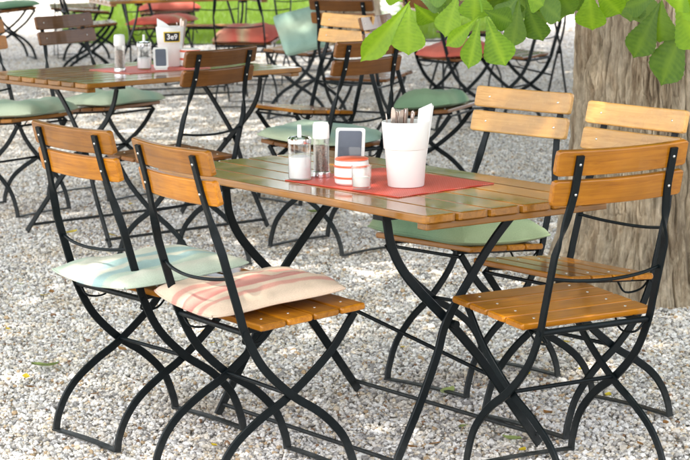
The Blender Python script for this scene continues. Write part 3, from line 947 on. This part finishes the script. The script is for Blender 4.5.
def make_chair(kind):
    c = empty('folding_chair')
    m = CH[kind]
    nrm = Vector((0, 1, 0)).cross(BACK_DIR)                           # out of the backrest
    if nrm.x < 0: nrm = -nrm
    for k in range(2):
        ctr = BACK_TOP + BACK_DIR * (0.034 + k * 0.080) + Vector((-0.004, 0, 0)) - nrm * 0.018
        s = link('back_slat', m['back'], c, basis((0, -1, 0), BACK_DIR, ctr))
        for sg in (-1, 1):
            z = 0.016 * (0.150 / 0.209) ** 2
            link('rivet', FR['rivet'], s, Matrix.Translation((sg * 0.150, 0, z + 0.0085)))
            link('rivet', FR['rivet'], s, Matrix.Translation((sg * 0.150, 0, z - 0.0180)) @ Matrix.Rotation(math.pi, 4, 'X'))
    sdir = Vector((0.324, 0, 0.026)).normalized()
    for k in range(4):
        ctr = Vector((-0.125, 0, 0.444 - 0.001)) + sdir * (0.0405 + k * 0.0815)
        s = link('seat_slat', m['seat'], c, basis((0, -1, 0), sdir, ctr))
        for sg in (-1, 1):
            link('rivet', FR['rivet'], s, Matrix.Translation((sg * 0.150, 0.0, 0.0088)))
    for nm in 'lr':
        link('side_bar', FR['A' + nm], c); link('leg', FR['B' + nm], c)
        link('seat_bearer', FR['bearer' + nm], c); link('seat_hook', FR['hook' + nm], c)
    link('seat_rod', FR['rear_rod'], c); link('back_rod', FR['back_rod'], c)
    link('front_rod', FR['front_rod'], c); link('stretcher', FR['stretcher'], c)
    link('floor_bar', FR['foot_r'], c); link('floor_bar', FR['foot_f'], c)
    return c
PROTO = {}
def chair(kind, x, y, deg, label, group=None):
    if kind not in PROTO:
        PROTO[kind] = make_chair(kind); c = PROTO[kind]
    else:
        c = copy_tree(PROTO[kind])
        for k in ('label', 'category', 'group'):
            if k in c: del c[k]
    c.location = (x, y, 0)
    c.rotation_euler = (0, 0, R(deg))
    tag(c, label, 'chair', group)
    return c
GC = 'wooden folding chairs in the garden'
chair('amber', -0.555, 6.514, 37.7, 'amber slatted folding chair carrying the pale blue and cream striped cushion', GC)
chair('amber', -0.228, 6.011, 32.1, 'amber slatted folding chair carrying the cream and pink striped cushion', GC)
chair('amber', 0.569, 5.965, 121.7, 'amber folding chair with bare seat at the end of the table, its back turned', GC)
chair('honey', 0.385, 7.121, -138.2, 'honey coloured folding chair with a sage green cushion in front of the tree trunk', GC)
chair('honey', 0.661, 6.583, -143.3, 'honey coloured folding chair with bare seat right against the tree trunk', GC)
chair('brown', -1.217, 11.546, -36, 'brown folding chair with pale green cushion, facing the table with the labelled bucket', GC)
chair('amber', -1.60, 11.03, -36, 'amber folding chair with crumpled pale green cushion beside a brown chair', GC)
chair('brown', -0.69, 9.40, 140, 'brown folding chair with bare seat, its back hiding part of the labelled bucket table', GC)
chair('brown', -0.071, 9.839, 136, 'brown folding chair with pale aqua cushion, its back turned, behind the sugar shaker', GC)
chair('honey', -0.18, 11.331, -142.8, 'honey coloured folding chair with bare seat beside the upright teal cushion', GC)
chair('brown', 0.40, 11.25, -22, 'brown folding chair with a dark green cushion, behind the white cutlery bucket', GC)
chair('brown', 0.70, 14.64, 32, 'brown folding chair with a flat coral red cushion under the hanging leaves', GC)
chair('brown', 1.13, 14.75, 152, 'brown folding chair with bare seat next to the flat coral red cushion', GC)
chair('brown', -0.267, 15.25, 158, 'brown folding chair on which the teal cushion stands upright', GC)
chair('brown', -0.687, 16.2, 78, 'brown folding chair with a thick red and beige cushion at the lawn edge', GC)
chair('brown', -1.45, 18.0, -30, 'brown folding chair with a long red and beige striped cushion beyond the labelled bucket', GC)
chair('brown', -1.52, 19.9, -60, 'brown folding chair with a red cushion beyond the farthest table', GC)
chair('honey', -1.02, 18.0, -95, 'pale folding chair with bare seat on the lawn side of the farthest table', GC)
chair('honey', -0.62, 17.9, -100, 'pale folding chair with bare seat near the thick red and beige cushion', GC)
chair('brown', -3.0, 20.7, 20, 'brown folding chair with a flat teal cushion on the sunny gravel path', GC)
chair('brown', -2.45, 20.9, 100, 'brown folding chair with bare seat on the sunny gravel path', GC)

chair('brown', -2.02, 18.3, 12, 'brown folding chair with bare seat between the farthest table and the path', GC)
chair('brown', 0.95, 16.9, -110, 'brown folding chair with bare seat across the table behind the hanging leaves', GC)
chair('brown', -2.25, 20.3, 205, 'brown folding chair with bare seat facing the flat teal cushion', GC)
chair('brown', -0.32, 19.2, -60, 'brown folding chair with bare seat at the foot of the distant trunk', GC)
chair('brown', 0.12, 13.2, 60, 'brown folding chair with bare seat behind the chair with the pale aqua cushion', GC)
# ------------------------------------------------------------------ cushions
def cushion(px, py, deg, m, label, size=0.40, thick=0.08, seed=1, zc=0.475, tilt=None, loc=None, cat='cushion', tx=0.08):
    n = 34
    g = np.random.default_rng(seed)
    u = np.sin(np.linspace(-1, 1, n) * math.pi / 2)
    U, V = np.meshgrid(u, u, indexing='ij')
    Uf, Vf = U.ravel(), V.ravel()
    prof = (np.clip(1 - np.abs(Uf) ** 3.4, 0, 1) * np.clip(1 - np.abs(Vf) ** 3.4, 0, 1)) ** 0.45
    pinch = 1 - 0.03 * (1 - np.abs(Uf * Vf)) * np.maximum(np.abs(Uf), np.abs(Vf)) ** 2
    pinch = pinch * (1 - 0.06 * (Uf * Vf) ** 4)
    X = Uf * size / 2 * pinch; Y = Vf * size / 2 * pinch
    nz = vnoise(np.stack([Uf * 2.2 + seed, Vf * 2.2, Uf * 0], 1), seed) - 0.5
    nz2 = vnoise(np.stack([Uf * 6 + seed, Vf * 6, Uf * 0], 1), seed + 2) - 0.5
    warp = 0.012 * (vnoise(np.stack([Uf * 1.1 + 5, Vf * 1.1, Uf * 0 + seed], 1), seed + 4) - 0.3)
    corner = 0.004 * (np.abs(Uf * Vf)) ** 3
    top = prof * thick * (0.8 + 0.35 * nz) + nz2 * 0.009 * prof ** 0.4 + 0.006 * (vnoise(np.stack([Uf * 13 + seed, Vf * 4, Uf * 0], 1), seed + 9) - 0.5) * np.abs(Vf) ** 2 * prof ** 0.5 + 0.006 * (vnoise(np.stack([Uf * 4 + seed, Vf * 13, Uf * 0], 1), seed + 11) - 0.5) * np.abs(Uf) ** 2 * prof ** 0.5 + warp + corner
    bot = -prof * thick * 0.22 + warp + corner
    vt = np.stack([X, Y, top], 1); vb = np.stack([X, Y, bot], 1)
    idx = np.arange(n * n).reshape(n, n)
    f = []
    for i in range(n - 1):
        for j in range(n - 1):
            f.append((idx[i, j], idx[i + 1, j], idx[i + 1, j + 1], idx[i, j + 1]))
            f.append(tuple(n * n + q for q in (idx[i, j], idx[i, j + 1], idx[i + 1, j + 1], idx[i + 1, j])))
    mb = MB()
    mb.add(np.concatenate([vt, vb]), f, True)
    # piped seam round the edge
    ring = [idx[i, 0] for i in range(n)] + [idx[n - 1, j] for j in range(1, n)] + [idx[i, n - 1] for i in range(n - 2, -1, -1)] + [idx[0, j] for j in range(n - 2, 0, -1)]
    o = link('seat_cushion', mb.mesh('seat_cushion', m))
    p = Vector(loc) if loc is not None else at(px, py, zc)
    o.location = p
    if tilt is None:
        o.matrix_world = Matrix.Translation(p) @ Matrix.Rotation(R(deg), 4, 'Z') @ Matrix.Rotation(-tx, 4, 'Y')
    else:
        o.matrix_world = Matrix.Translation(p) @ tilt
    mb = MB()
    rp = [Vector(vt[k]) * 0.5 + Vector(vb[k]) * 0.5 for k in ring]
    tube(mb, rp + [rp[0]], 0.0032, 6, cap=False)
    s = link('piping', mb.mesh('piping', m), o)
    tag(o, label, cat, 'seat cushions')
    return o
def on_chair(cx_, cy_, deg, m, label, dx=0.0, dy=0.0, dr=0.0, **kw):
    c, s = math.cos(R(deg)), math.sin(R(deg))
    fx = 0.037 + dx
    return cushion(0, 0, deg + dr, m, label, loc=(cx_ + fx * c - dy * s, cy_ + fx * s + dy * c, 0.4665 + dx * 0.08 + 0.012), **kw)
cushion(150, 269, 36, M['bluestripe'], 'pale blue and cream striped cushion hanging over the side of a chair seat', seed=3, zc=0.492, size=0.43, thick=0.045)
cushion(249, 293, 27, M['pinkstripe'], 'cream cushion with pink stripes on a chair seat', seed=4, zc=0.486, size=0.41, thick=0.048)
on_chair(0.385, 7.121, -138.2, M['green'], 'sage green cushion on the chair in front of the tree trunk', dr=3, seed=5, size=0.43, dx=0.0, thick=0.10)
on_chair(-1.217, 11.546, -36, M['palegreen'], 'pale green cushion with raised folds on the brown chair', dr=-6, seed=6, size=0.41, thick=0.075, dx=0.02)
on_chair(-1.60, 11.03, -36, M['palegreen'], 'crumpled pale green cushion on the amber chair at the table with the labelled bucket', dr=8, seed=7, size=0.42, thick=0.08, dx=0.02)
on_chair(-0.071, 9.839, 136, M['aqua'], 'pale aqua cushion lying on a chair behind the sugar shaker', dr=5, seed=8, size=0.42, thick=0.06)
on_chair(0.40, 11.25, -22, M['teal'], 'dark green plump cushion on a chair behind the white cutlery bucket', dr=0, seed=9, size=0.31, thick=0.09)
on_chair(0.70, 14.64, 32, M['redplain'], 'flat coral red cushion under the hanging leaves', seed=10, size=0.42)
on_chair(-0.687, 16.2, 78, M['red'], 'thick red and beige cushion at the lawn edge', seed=11, size=0.43, thick=0.10)
on_chair(-1.45, 18.0, -30, M['red'], 'red and beige striped cushion beyond the labelled bucket', seed=12, size=0.44, thick=0.07)
on_chair(-1.52, 19.9, -60, M['redplain'], 'red cushion beyond the farthest table', seed=13, size=0.44, thick=0.09)
on_chair(-3.0, 20.7, 20, M['teal'], 'flat teal cushion on the chair standing on the sunny path', seed=14, size=0.42, thick=0.06)
tl = Matrix.Rotation(R(8), 4, 'Z') @ Matrix.Rotation(R(62), 4, 'X') @ Matrix.Rotation(R(14), 4, 'Z')
cushion(0, 0, 0, M['aqua'], 'teal cushion standing upright on a chair seat beside the honey coloured chair', loc=at(301, 31, 0.61), seed=15, tilt=tl, size=0.30, thick=0.06)

# ------------------------------------------------------------------ tables
def table(x, y, deg, length, width, nb, label, h=0.733, fx=0.437, fy=0.269):
    t = empty('garden_table', (x, y, 0), R(deg))
    tag(t, label, 'table', 'folding garden tables')
    pitch_ = width / nb
    bm_ = slat_mesh('board', length, pitch_ - 0.004, 0.022, M['tabletop'], corner=0.014, ch=0.004, n=4)
    for k in range(nb):
        link('board', bm_, t, Matrix.Translation((0, -width / 2 + pitch_ * (k + 0.5), h - 0.011)))
    bat = slat_mesh('batten', width - 0.03, 0.045, 0.018, M['tabletop'], corner=0.006, n=3)
    for sx in (-1, 1):
        link('batten', bat, t, basis((0, 1, 0), (-1, 0, 0), (sx * (length / 2 - 0.032), 0, h - 0.0315)))
    top1 = [(-0.262, 0.690), (-0.248, 0.620), (-0.215, 0.555), (-0.160, 0.490), (-0.055, 0.388), (0.042, 0.285), (0.150, 0.148), (0.262, 0.003)]
    top2 = [(0.200, 0.705), (0.100, 0.615), (0.025, 0.530), (-0.075, 0.400), (-0.110, 0.310), (-0.166, 0.191), (-0.235, 0.065), (-0.268, 0.003)]
    ky = fy / 0.269
    for sx, xt, xb in ((-1, -0.36, -fx), (1, 0.43, fx)):
        for q, prof in enumerate((top1, top2)):
            o = 0.008 * (1 if q else -1)
            p = spline([(xt + (xb - xt) * (1 - z / 0.7) + o, yy_ * ky, z) for yy_, z in prof], 5)
            wd = [Vector((1, 0, 0)).cross((p[min(i + 1, len(p) - 1)] - p[max(i - 1, 0)]).normalized()) for i in range(len(p))]
            mb = MB(); flat_bar(mb, p, 0.026, 0.009, wd, 0.002)
            link('leg', mb.mesh('leg', M['steel']), t)
        mb = MB(); box(mb, (xt - 0.006, -0.262 * ky, 0.701), (0.045, 0.06, 0.018)); link('bracket', mb.mesh('bracket', M['steel']), t)
        mb = MB(); box(mb, (xt, 0.02, 0.7155), (0.035, width * 0.84, 0.010)); link('top_bar', mb.mesh('top_bar', M['steel']), t)
        mb = MB(); tube(mb, [((xt + xb) / 2 - 0.016, -0.048, 0.385), ((xt + xb) / 2 + 0.016, -0.048, 0.385)], 0.011, 10); link('pivot_bolt', mb.mesh('pivot_bolt', M['steel']), t)
    for sy in (-1, 1):
        mb = MB(); tube(mb, [(-fx, sy * fy * 0.93, 0.033), (fx, sy * fy * 0.93, 0.033)], 0.0065, 8); link('stretcher', mb.mesh('stretcher', M['steel']), t)
    mb = MB(); tube(mb, [(-0.39, -0.085, 0.425), (0.43, 0.10, 0.215)], 0.006, 8); link('brace', mb.mesh('brace', M['steel']), t)
    return t
TX, TY, TA = 0.080, 6.485, -54.66
table(TX, TY, TA, 1.334, 0.645, 6, 'slatted wooden table with the tall white cutlery bucket on a red placemat')
table(-0.909, 10.395, 40, 1.18, 0.85, 8, 'slatted wooden table with the black labelled bucket', fy=0.33)
table(-1.22, 16.95, 20, 1.2, 0.7, 6, 'slatted wooden table at the lawn, among red cushions')
table(1.05, 15.75, 10, 1.2, 0.7, 6, 'slatted wooden table behind the hanging leaves')
H = 0.733

def quad_mat(name, corners, label):
    c = sum(corners, Vector()) / 4
    mb = MB()
    lo = [p - c for p in corners]
    a = (lo[1] - lo[0])
    ang = math.atan2(a.y, a.x)
    rot = Matrix.Rotation(-ang, 3, 'Z')
    lo = [rot @ p for p in lo]
    v = [(p.x, p.y, 0) for p in lo] + [(p.x, p.y, 0.0025) for p in lo]
    mb.add(v, [(3, 2, 1, 0), (4, 5, 6, 7), (0, 1, 5, 4), (1, 2, 6, 5), (2, 3, 7, 6), (3, 0, 4, 7)])
    o = link(name, mb.mesh(name, M['mat']))
    o.location = (c.x, c.y, H + 0.0008)
    o.rotation_euler = (0, 0, ang)
    return tag(o, label, 'placemat', 'red placemats')
quad_mat('placemat', [at(285, 181, H), at(398, 198, H), at(494, 184, H), at(382, 168.5, H)], 'red woven placemat under the tall white cutlery bucket')
def rect(cx_, cy_, deg, l, w):
    c, s = math.cos(R(deg)), math.sin(R(deg))
    return [Vector((cx_ + a * c - b * s, cy_ + a * s + b * c, H)) for a, b in ((-l / 2, -w / 2), (l / 2, -w / 2), (l / 2, w / 2), (-l / 2, w / 2))]
pm = at(150, 69, H)
quad_mat('placemat', rect(pm.x, pm.y, 40, 0.45, 0.32), 'red placemat under the black labelled bucket')
HT = H + 0.0036

def P(px, py):
    p = at(px, py, HT)
    return (p.x, p.y, HT)
def part(name, mb, m, parent):
    return link(name, mb.mesh(name, m), parent)

def sugar_shaker(loc, label, s=1.0, fill=0.066):
    o = empty('sugar_shaker', loc)
    tag(o, label, 'shaker', 'table condiments')
    r, h = 0.033 * s, 0.112 * s
    mb = MB(); lathe(mb, [(0, 0.001), (r * .93, 0.001), (r, 0.006), (r, h * .9), (r * .93, h), (r * .90, h), (r * .965, h * .9), (r * .965, 0.006), (0, 0.005)]); part('glass_jar', mb, M['glass'], o)
    mb = MB(); lathe(mb, [(0, 0.0062), (r * .945, 0.0062), (r * .945, fill * s), (r * .5, (fill + 0.004) * s), (0, (fill + 0.001) * s)]); part('sugar', mb, M['sugar'], o)
    mb = MB(); lathe(mb, [(r * 1.02, h - 0.008), (r * 1.03, h - 0.006), (r * 1.03, h + 0.006), (r * .85, h + 0.012), (r * .25, h + 0.015), (0, h + 0.015)]); part('lid', mb, M['chrome'], o)
    mb = MB(); lathe(mb, [(0.0065 * s, h + 0.012), (0.0055 * s, h + 0.045 * s), (0.0047 * s, h + 0.045 * s), (0.005 * s, h + 0.012)], 14); part('spout', mb, M['white'], o)
    return o
def mill(loc, label, s=1.0):
    o = empty('pepper_mill', loc)
    tag(o, label, 'mill', 'table condiments')
    r = 0.0235 * s
    mb = MB(); lathe(mb, [(0, 0.0005), (r * 1.1, 0.0005), (r * 1.12, 0.004), (r * 1.08, 0.016), (r, 0.018), (0, 0.018)], 20); part('base', mb, M['chrome'], o)
    mb = MB(); lathe(mb, [(r, 0.0182), (r, 0.112 * s), (r * .88, 0.112 * s), (r * .88, 0.0182)], 20); part('glass_tube', mb, M['glass'], o)
    mb = MB(); lathe(mb, [(0, 0.0185), (r * .84, 0.0185), (r * .84, 0.088 * s), (r * .3, 0.093 * s), (0, 0.092 * s)], 16); part('pepper', mb, M['pepper'], o)
    mb = MB(); lathe(mb, [(r * 1.02, 0.1122 * s), (r * 1.04, 0.116 * s), (r * 1.0, 0.150 * s), (r * .85, 0.158 * s), (r * .3, 0.160 * s), (0, 0.160 * s)], 20); part('cap', mb, M['white'], o)
    return o
def rounded_panel(mb, w, h, t, r, y0):
    pts = []
    for cx_, cz, a0 in ((w / 2 - r, h / 2 - r, 0), (-w / 2 + r, h / 2 - r, 90), (-w / 2 + r, -h / 2 + r, 180), (w / 2 - r, -h / 2 + r, 270)):
        for k in range(4):
            a = R(a0 + 30 * k)
            pts.append((cx_ + r * math.cos(a), cz + r * math.sin(a)))
    n_ = len(pts)
    v = [(x, y0, z) for x, z in pts] + [(x, y0 + t, z) for x, z in pts]
    f = [tuple(range(n_)), tuple(range(n_, 2 * n_))[::-1]] + [(k, k + n_, (k + 1) % n_ + n_, (k + 1) % n_) for k in range(n_)]
    mb.add(v, f)
def board_sign(loc, rz, label, w=0.088, h=0.118, stand=True):
    o = empty('menu_board', loc, R(rz))
    tag(o, label, 'sign', 'small table boards')
    rot = Matrix.Translation((0, 0, h / 2 + 0.007)) @ Matrix.Rotation(R(-14), 4, 'X')
    mb = MB(); rounded_panel(mb, w, h, 0.006, 0.007, 0); fr = part('frame', mb, M['white'], o); fr.matrix_local = rot
    mb = MB(); rounded_panel(mb, w - 0.018, h - 0.018, 0.002, 0.006, -0.0025); part('slate', mb, M['slate'], fr)
    mb = MB(); box(mb, (0, -0.004, 0.004), (w * 0.8, 0.05, 0.006)); part('foot', mb, M['white'], o)
    if stand:
        mb = MB(); box(mb, (0.012, -0.024, 0.038), (0.075, 0.002, 0.066)); part('clear_holder', mb, M['glass'], o)
    return o
def cutlery_bucket(loc, label, rz=0, s=1.0, tag_text=None):
    o = empty('cutlery_bucket', loc, R(rz))
    tag(o, label, 'bucket', 'cutlery buckets')
    rb, rt, h, hc = 0.051 * s, 0.0665 * s, 0.182 * s, 0.105 * s
    rc = rb + (0.0625 * s - rb) * (hc / h) * 1.12
    mb = MB(); lathe(mb, [(0, 0.001), (rb * .96, 0.001), (rb, 0.004), (rc, hc), (rc + 0.0022, hc + 0.001), (rc + 0.003, hc + 0.003), (rt, h - 0.003), (rt - 0.001, h), (rt - 0.003, h), (rt - 0.004, h - 0.004), (rc - 0.002, hc), (rb - 0.003, 0.006), (0, 0.006)], 48)
    part('pot', mb, M['white'], o)
    return o
def cutlery(loc, s=1.0, n=9, label='', spread=0.045, off=(-0.02, 0), z0=0.1, group='cutlery standing in buckets'):
    for k in range(n):
        g = random.Random(k + 5)
        x = off[0] + (k / (n - 1) - 0.5) * spread * 2 * 0.62
        y = g.uniform(-0.022, 0.022)
        tx, ty = g.uniform(-0.10, 0.10), g.uniform(-0.08, 0.08)
        mb = MB()
        hgt = (0.212 + g.uniform(-0.008, 0.008)) * s
        p0_, p1_ = Vector((0, 0, 0.05 * s)), Vector((tx * 0.25, ty * 0.2, hgt))
        ws = [0.003, 0.003, 0.0035, 0.005, 0.006, 0.0048, 0.002]
        ts = [0, 0.3, 0.6, 0.82, 0.92, 0.98, 1.0]
        a = g.uniform(0, math.pi)
        wdir = Vector((math.cos(a), math.sin(a), 0)); td = Vector((-math.sin(a), math.cos(a), 0)) * 0.0012
        v, f = [], []
        for t_, w_ in zip(ts, ws):
            c = p0_.lerp(p1_, t_)
            v += [c - wdir * w_ + td, c + wdir * w_ + td, c + wdir * w_ - td, c - wdir * w_ - td]
        for i in range(len(ts) - 1):
            for j in range(4):
                f.append((i * 4 + j, i * 4 + (j + 1) % 4, i * 4 + 4 + (j + 1) % 4, i * 4 + 4 + j))
        f.append((len(v) - 4, len(v) - 3, len(v) - 2, len(v) - 1))
        mb.add(v, f)
        o = link('fork', mb.mesh('fork', M['cutlery']))
        o.location = (loc[0] + x, loc[1] + y, loc[2])
        tag(o, label, 'cutlery', group)
def napkins(loc, label, pts, depth, z0):
    mb = MB()
    n_ = len(pts)
    for q in range(3):
        y0 = q * 0.006
        v = [(x + q * 0.003, y0, z - q * 0.004) for x, z in pts] + [(x + q * 0.003, y0 + 0.0035, z - q * 0.004) for x, z in pts]
        f = [tuple(range(n_)), tuple(range(n_, 2 * n_))[::-1]] + [(k, k + n_, (k + 1) % n_ + n_, (k + 1) % n_) for k in range(n_)]
        mb.add(v, f)
    o = link('paper_napkins', mb.mesh('paper_napkins', M['paper']))
    o.location = loc
    return tag(o, label, 'napkins')

# near table
sugar_shaker(P(300, 179.5), 'glass sugar shaker with chrome lid, half full of sugar, near the tall white bucket')
mill(P(321.5, 177), 'slim glass pepper mill with white cap next to the half full sugar shaker')
board_sign(P(350, 170), -12, 'white framed slate board behind the red banded pot')
o = empty('condiment_pot', P(352, 184)); tag(o, 'white round pot with red bands beside the cutlery bucket', 'pot')
mb = MB(); lathe(mb, [(0, 0.001), (0.043, 0.001), (0.048, 0.006), (0.0495, 0.022), (0.0495, 0.042), (0.047, 0.066), (0.044, 0.069), (0, 0.069)], 36); part('pot', mb, M['white'], o)
mb = MB(); lathe(mb, [(0.0497, 0.0185), (0.0510, 0.0195), (0.0510, 0.0235), (0.0497, 0.0245)], 36); part('red_band', mb, M['redpaint'], o)
mb = MB(); lathe(mb, [(0.0498, 0.050), (0.0508, 0.051), (0.0505, 0.055), (0.0490, 0.056)], 36); part('red_band', mb, M['redpaint'], o)
mb = MB(); lathe(mb, [(0.046, 0.0692), (0.0475, 0.070), (0.047, 0.073), (0.043, 0.075), (0, 0.076)], 36); part('lid', mb, M['redpaint'], o)
o = empty('glass_tumbler', P(361.5, 189)); tag(o, 'small clear glass with a white candle in front of the red banded pot', 'glass')
mb = MB(); lathe(mb, [(0, 0.0005), (0.025, 0.0005), (0.0265, 0.004), (0.0285, 0.066), (0.027, 0.0665), (0.025, 0.008), (0, 0.008)], 28); part('tumbler', mb, M['glass'], o)
mb = MB(); lathe(mb, [(0, 0.0085), (0.0235, 0.0085), (0.0245, 0.032), (0.021, 0.034), (0, 0.033)], 20); part('candle', mb, M['wax'], o)
B1 = P(406, 186)
cutlery_bucket(B1, 'tall white plastic bucket with wide collar on the red placemat, holding cutlery')
cutlery(B1, n=14, label='stainless cutlery handle standing in the tall white plastic bucket', off=(-0.018, 0.0))
napkins((B1[0], B1[1] - 0.012, B1[2]), 'folded white napkins in the tall white plastic bucket', [(0.022, 0.09), (0.052, 0.09), (0.0725, 0.232), (0.036, 0.216)], 0.02, 0.1)

# second table
mill(P(120, 71.5), 'tall clear glass pepper mill with narrow top on the table with the labelled bucket', 1.05)
sugar_shaker(P(144.5, 69), 'glass sugar shaker with tall spout beside the labelled bucket', 1.0, 0.05)
board_sign(P(161, 69.5), 10, 'small white framed slate board in front of the labelled bucket', 0.066, 0.095, stand=False)
B2 = P(171, 66)
bk = cutlery_bucket(B2, 'white plastic bucket with a black and yellow number label', rz=0)
# the label: yellow frame, black field, white figures, wrapped on the bucket's upper part
def label_patch(name, w, h, z, r0, m, parent, ang0):
    mb = MB(); v, f = [], []
    n_ = 8
    for i in range(n_ + 1):
        a = ang0 + (i / n_ - 0.5) * w / 0.064
        for zz, rr in ((z - h / 2, r0 - h / 2 * 0.09), (z + h / 2, r0 + h / 2 * 0.09)):
            v.append((rr * math.cos(a), rr * math.sin(a), zz))
    for i in range(n_):
        f.append((i * 2, i * 2 + 2, i * 2 + 3, i * 2 + 1))
    mb.add(v, f, True)
    return part(name, mb, m, parent)
LA = R(-90) + 0.20
label_patch('label_frame', 0.078, 0.048, 0.138, 0.0660, M['yellow'], bk, LA)
lf_ = label_patch('label_field', 0.068, 0.040, 0.138, 0.0664, M['black'], bk, LA)
cu = bpy.data.curves.new('figures', 'FONT'); cu.body = '3e9'; cu.size = 0.034; cu.align_x = 'CENTER'; cu.align_y = 'CENTER'; cu.offset = 0.0007; cu.extrude = 0.0002
tmp = bpy.data.objects.new('figures', cu); COL.objects.link(tmp)
dg = bpy.context.evaluated_depsgraph_get()
fm = bpy.data.meshes.new_from_object(tmp.evaluated_get(dg))
bpy.data.objects.remove(tmp)
for v_ in fm.vertices:
    a = LA + v_.co.x / 0.0672
    rr = 0.0668 + v_.co.y * 0.09 + v_.co.z
    v_.co = (rr * math.cos(a), rr * math.sin(a), 0.138 + v_.co.y)
fm.materials.clear(); fm.materials.append(M['paper'])
link('figures', fm, lf_)
cutlery(B2, n=4, label='stainless cutlery handle standing in the labelled white bucket', off=(0.045, 0.02), spread=0.012)
napkins((B2[0], B2[1] - 0.01, B2[2]), 'peaked white napkins in the labelled white bucket', [(-0.058, 0.09), (-0.005, 0.09), (-0.002, 0.185), (-0.030, 0.205), (-0.060, 0.222)], 0.02, 0.1)
o = empty('condiment_pot', P(190, 66)); tag(o, 'white pot with red bands half hidden by a brown chair back', 'pot')
mb = MB(); lathe(mb, [(0, 0.001), (0.040, 0.001), (0.046, 0.006), (0.0475, 0.075), (0.044, 0.082), (0, 0.083)], 30); part('pot', mb, M['white'], o)
for zz in (0.03, 0.066):
    mb = MB(); lathe(mb, [(0.0470, zz), (0.0490, zz + 0.002), (0.0490, zz + 0.008), (0.0475, zz + 0.010)], 30); part('red_band', mb, M['redpaint'], o)

# ------------------------------------------------------------------ fallen leaves on the gravel
def fallen_mesh(k, m):
    g = random.Random(k)
    v, f = [], []
    n_ = 6
    for i in range(n_ + 1):
        t = i / n_
        w_ = 0.3 * math.sin(math.pi * t ** 0.9) + 0.01
        for c in (-1, 0, 1):
            v.append((t - 0.5, c * w_ * g.uniform(0.8, 1.1), 0.10 * abs(c) + 0.12 * (t - 0.5) ** 2 * 4 * g.uniform(0.5, 1.3)))
    for i in range(n_):
        for j in range(2):
            f.append((i * 3 + j, i * 3 + 3 + j, i * 3 + 4 + j, i * 3 + 1 + j))
    mb = MB(); mb.add(v, f, True)
    return mb.mesh('fallen_leaf', m)
FL = {'y': [fallen_mesh(k, M['fallen_yellow']) for k in range(3)], 'g': [fallen_mesh(k + 3, M['fallen_green']) for k in range(3)], 'b': [fallen_mesh(k + 6, M['fallen_brown']) for k in range(3)]}
NEAR = [((-0.555, 6.514), 'the chair with the pale blue striped cushion'), ((-0.228, 6.011), 'the chair with the pink striped cushion'), ((0.569, 5.965), 'the bare amber chair at the table end'),
        ((0.385, 7.121), 'the chair with the sage green cushion'), ((0.661, 6.583), 'the bare chair at the trunk'), ((0.08, 6.485), 'the legs of the table with the tall bucket'), ((-0.69, 9.4), 'the bare brown chair'), ((1.235, 8.6), 'the tree trunk')]
LBL = {'y': 'fallen yellow leaf', 'g': 'fallen pale green leaf', 'b': 'fallen brown leaf'}
spots = [('g', 45, 367, 26), ('y', 26, 378, 10), ('b', 30, 388, 8), ('y', 118, 343, 8), ('b', 122, 350, 10), ('b', 52, 293, 9), ('y', 45, 296, 8), ('y', 212, 344, 6), ('g', 20, 285, 7),
         ('y', 72, 233, 12), ('y', 524, 376, 12), ('y', 566, 343, 9), ('y', 581, 370, 8), ('y', 608, 396, 9), ('g', 447, 393, 18), ('g', 463, 428, 14), ('g', 512, 440, 17), ('g', 497, 425, 14), ('b', 548, 414, 12),
         ('b', 435, 445, 10), ('b', 666, 424, 9), ('y', 522, 451, 9), ('b', 480, 362, 9), ('y', 566, 333, 7), ('g', 313, 213, 16), ('b', 640, 445, 8), ('y', 268, 296, 6), ('b', 412, 448, 9), ('y', 402, 348, 5),
         ('b', 300, 418, 7), ('b', 95, 395, 7), ('y', 214, 446, 6), ('b', 140, 430, 7), ('y', 8, 330, 6), ('b', 640, 330, 7), ('y', 560, 104, 6), ('y', 112, 236, 8), ('b', 18, 212, 8), ('y', 130, 205, 7), ('b', 90, 205, 7)]
for k, (c, px, py, sz) in enumerate(spots):
    g = random.Random(k)
    p = at(px, py, 0.006)
    s_ = sz / F_PX * p.y * 1.3
    o = link('fallen_leaf', FL[c][k % 3])
    o.location = (p.x, p.y, 0.009)
    o.scale = (s_, s_, s_ * 0.7)
    o.rotation_euler = (g.uniform(-.2, .2), g.uniform(-.2, .2), g.uniform(0, 6.28))
    nr = min(NEAR, key=lambda q: (q[0][0] - p.x) ** 2 + (q[0][1] - p.y) ** 2)[1]
    size_word = 'large' if sz >= 16 else ('small' if sz < 8 else 'curled')
    tag(o, size_word + ' ' + LBL[c] + ' by ' + nr, 'leaf', {'y': 'yellow', 'g': 'green', 'b': 'brown'}[c] + ' leaves fallen on the gravel')

# ------------------------------------------------------------------ ribbed pot by the far trunk
o = empty('ribbed_pot', at(390, 17, 0.0)); tag(o, 'white ribbed pot standing on the ground beside the distant trunk', 'pot')
prof = [(0.0, 0.005), (0.10, 0.005)]
for k in range(7):
    z = 0.008 + k * 0.06
    prof += [(0.112, z + 0.004), (0.120, z + 0.012), (0.120, z + 0.040), (0.112, z + 0.047), (0.102, z + 0.049), (0.102, z + 0.056)]
mb = MB(); lathe(mb, prof + [(0.10, 0.432), (0.0, 0.432)], 28); part('pot', mb, M['white'], o)
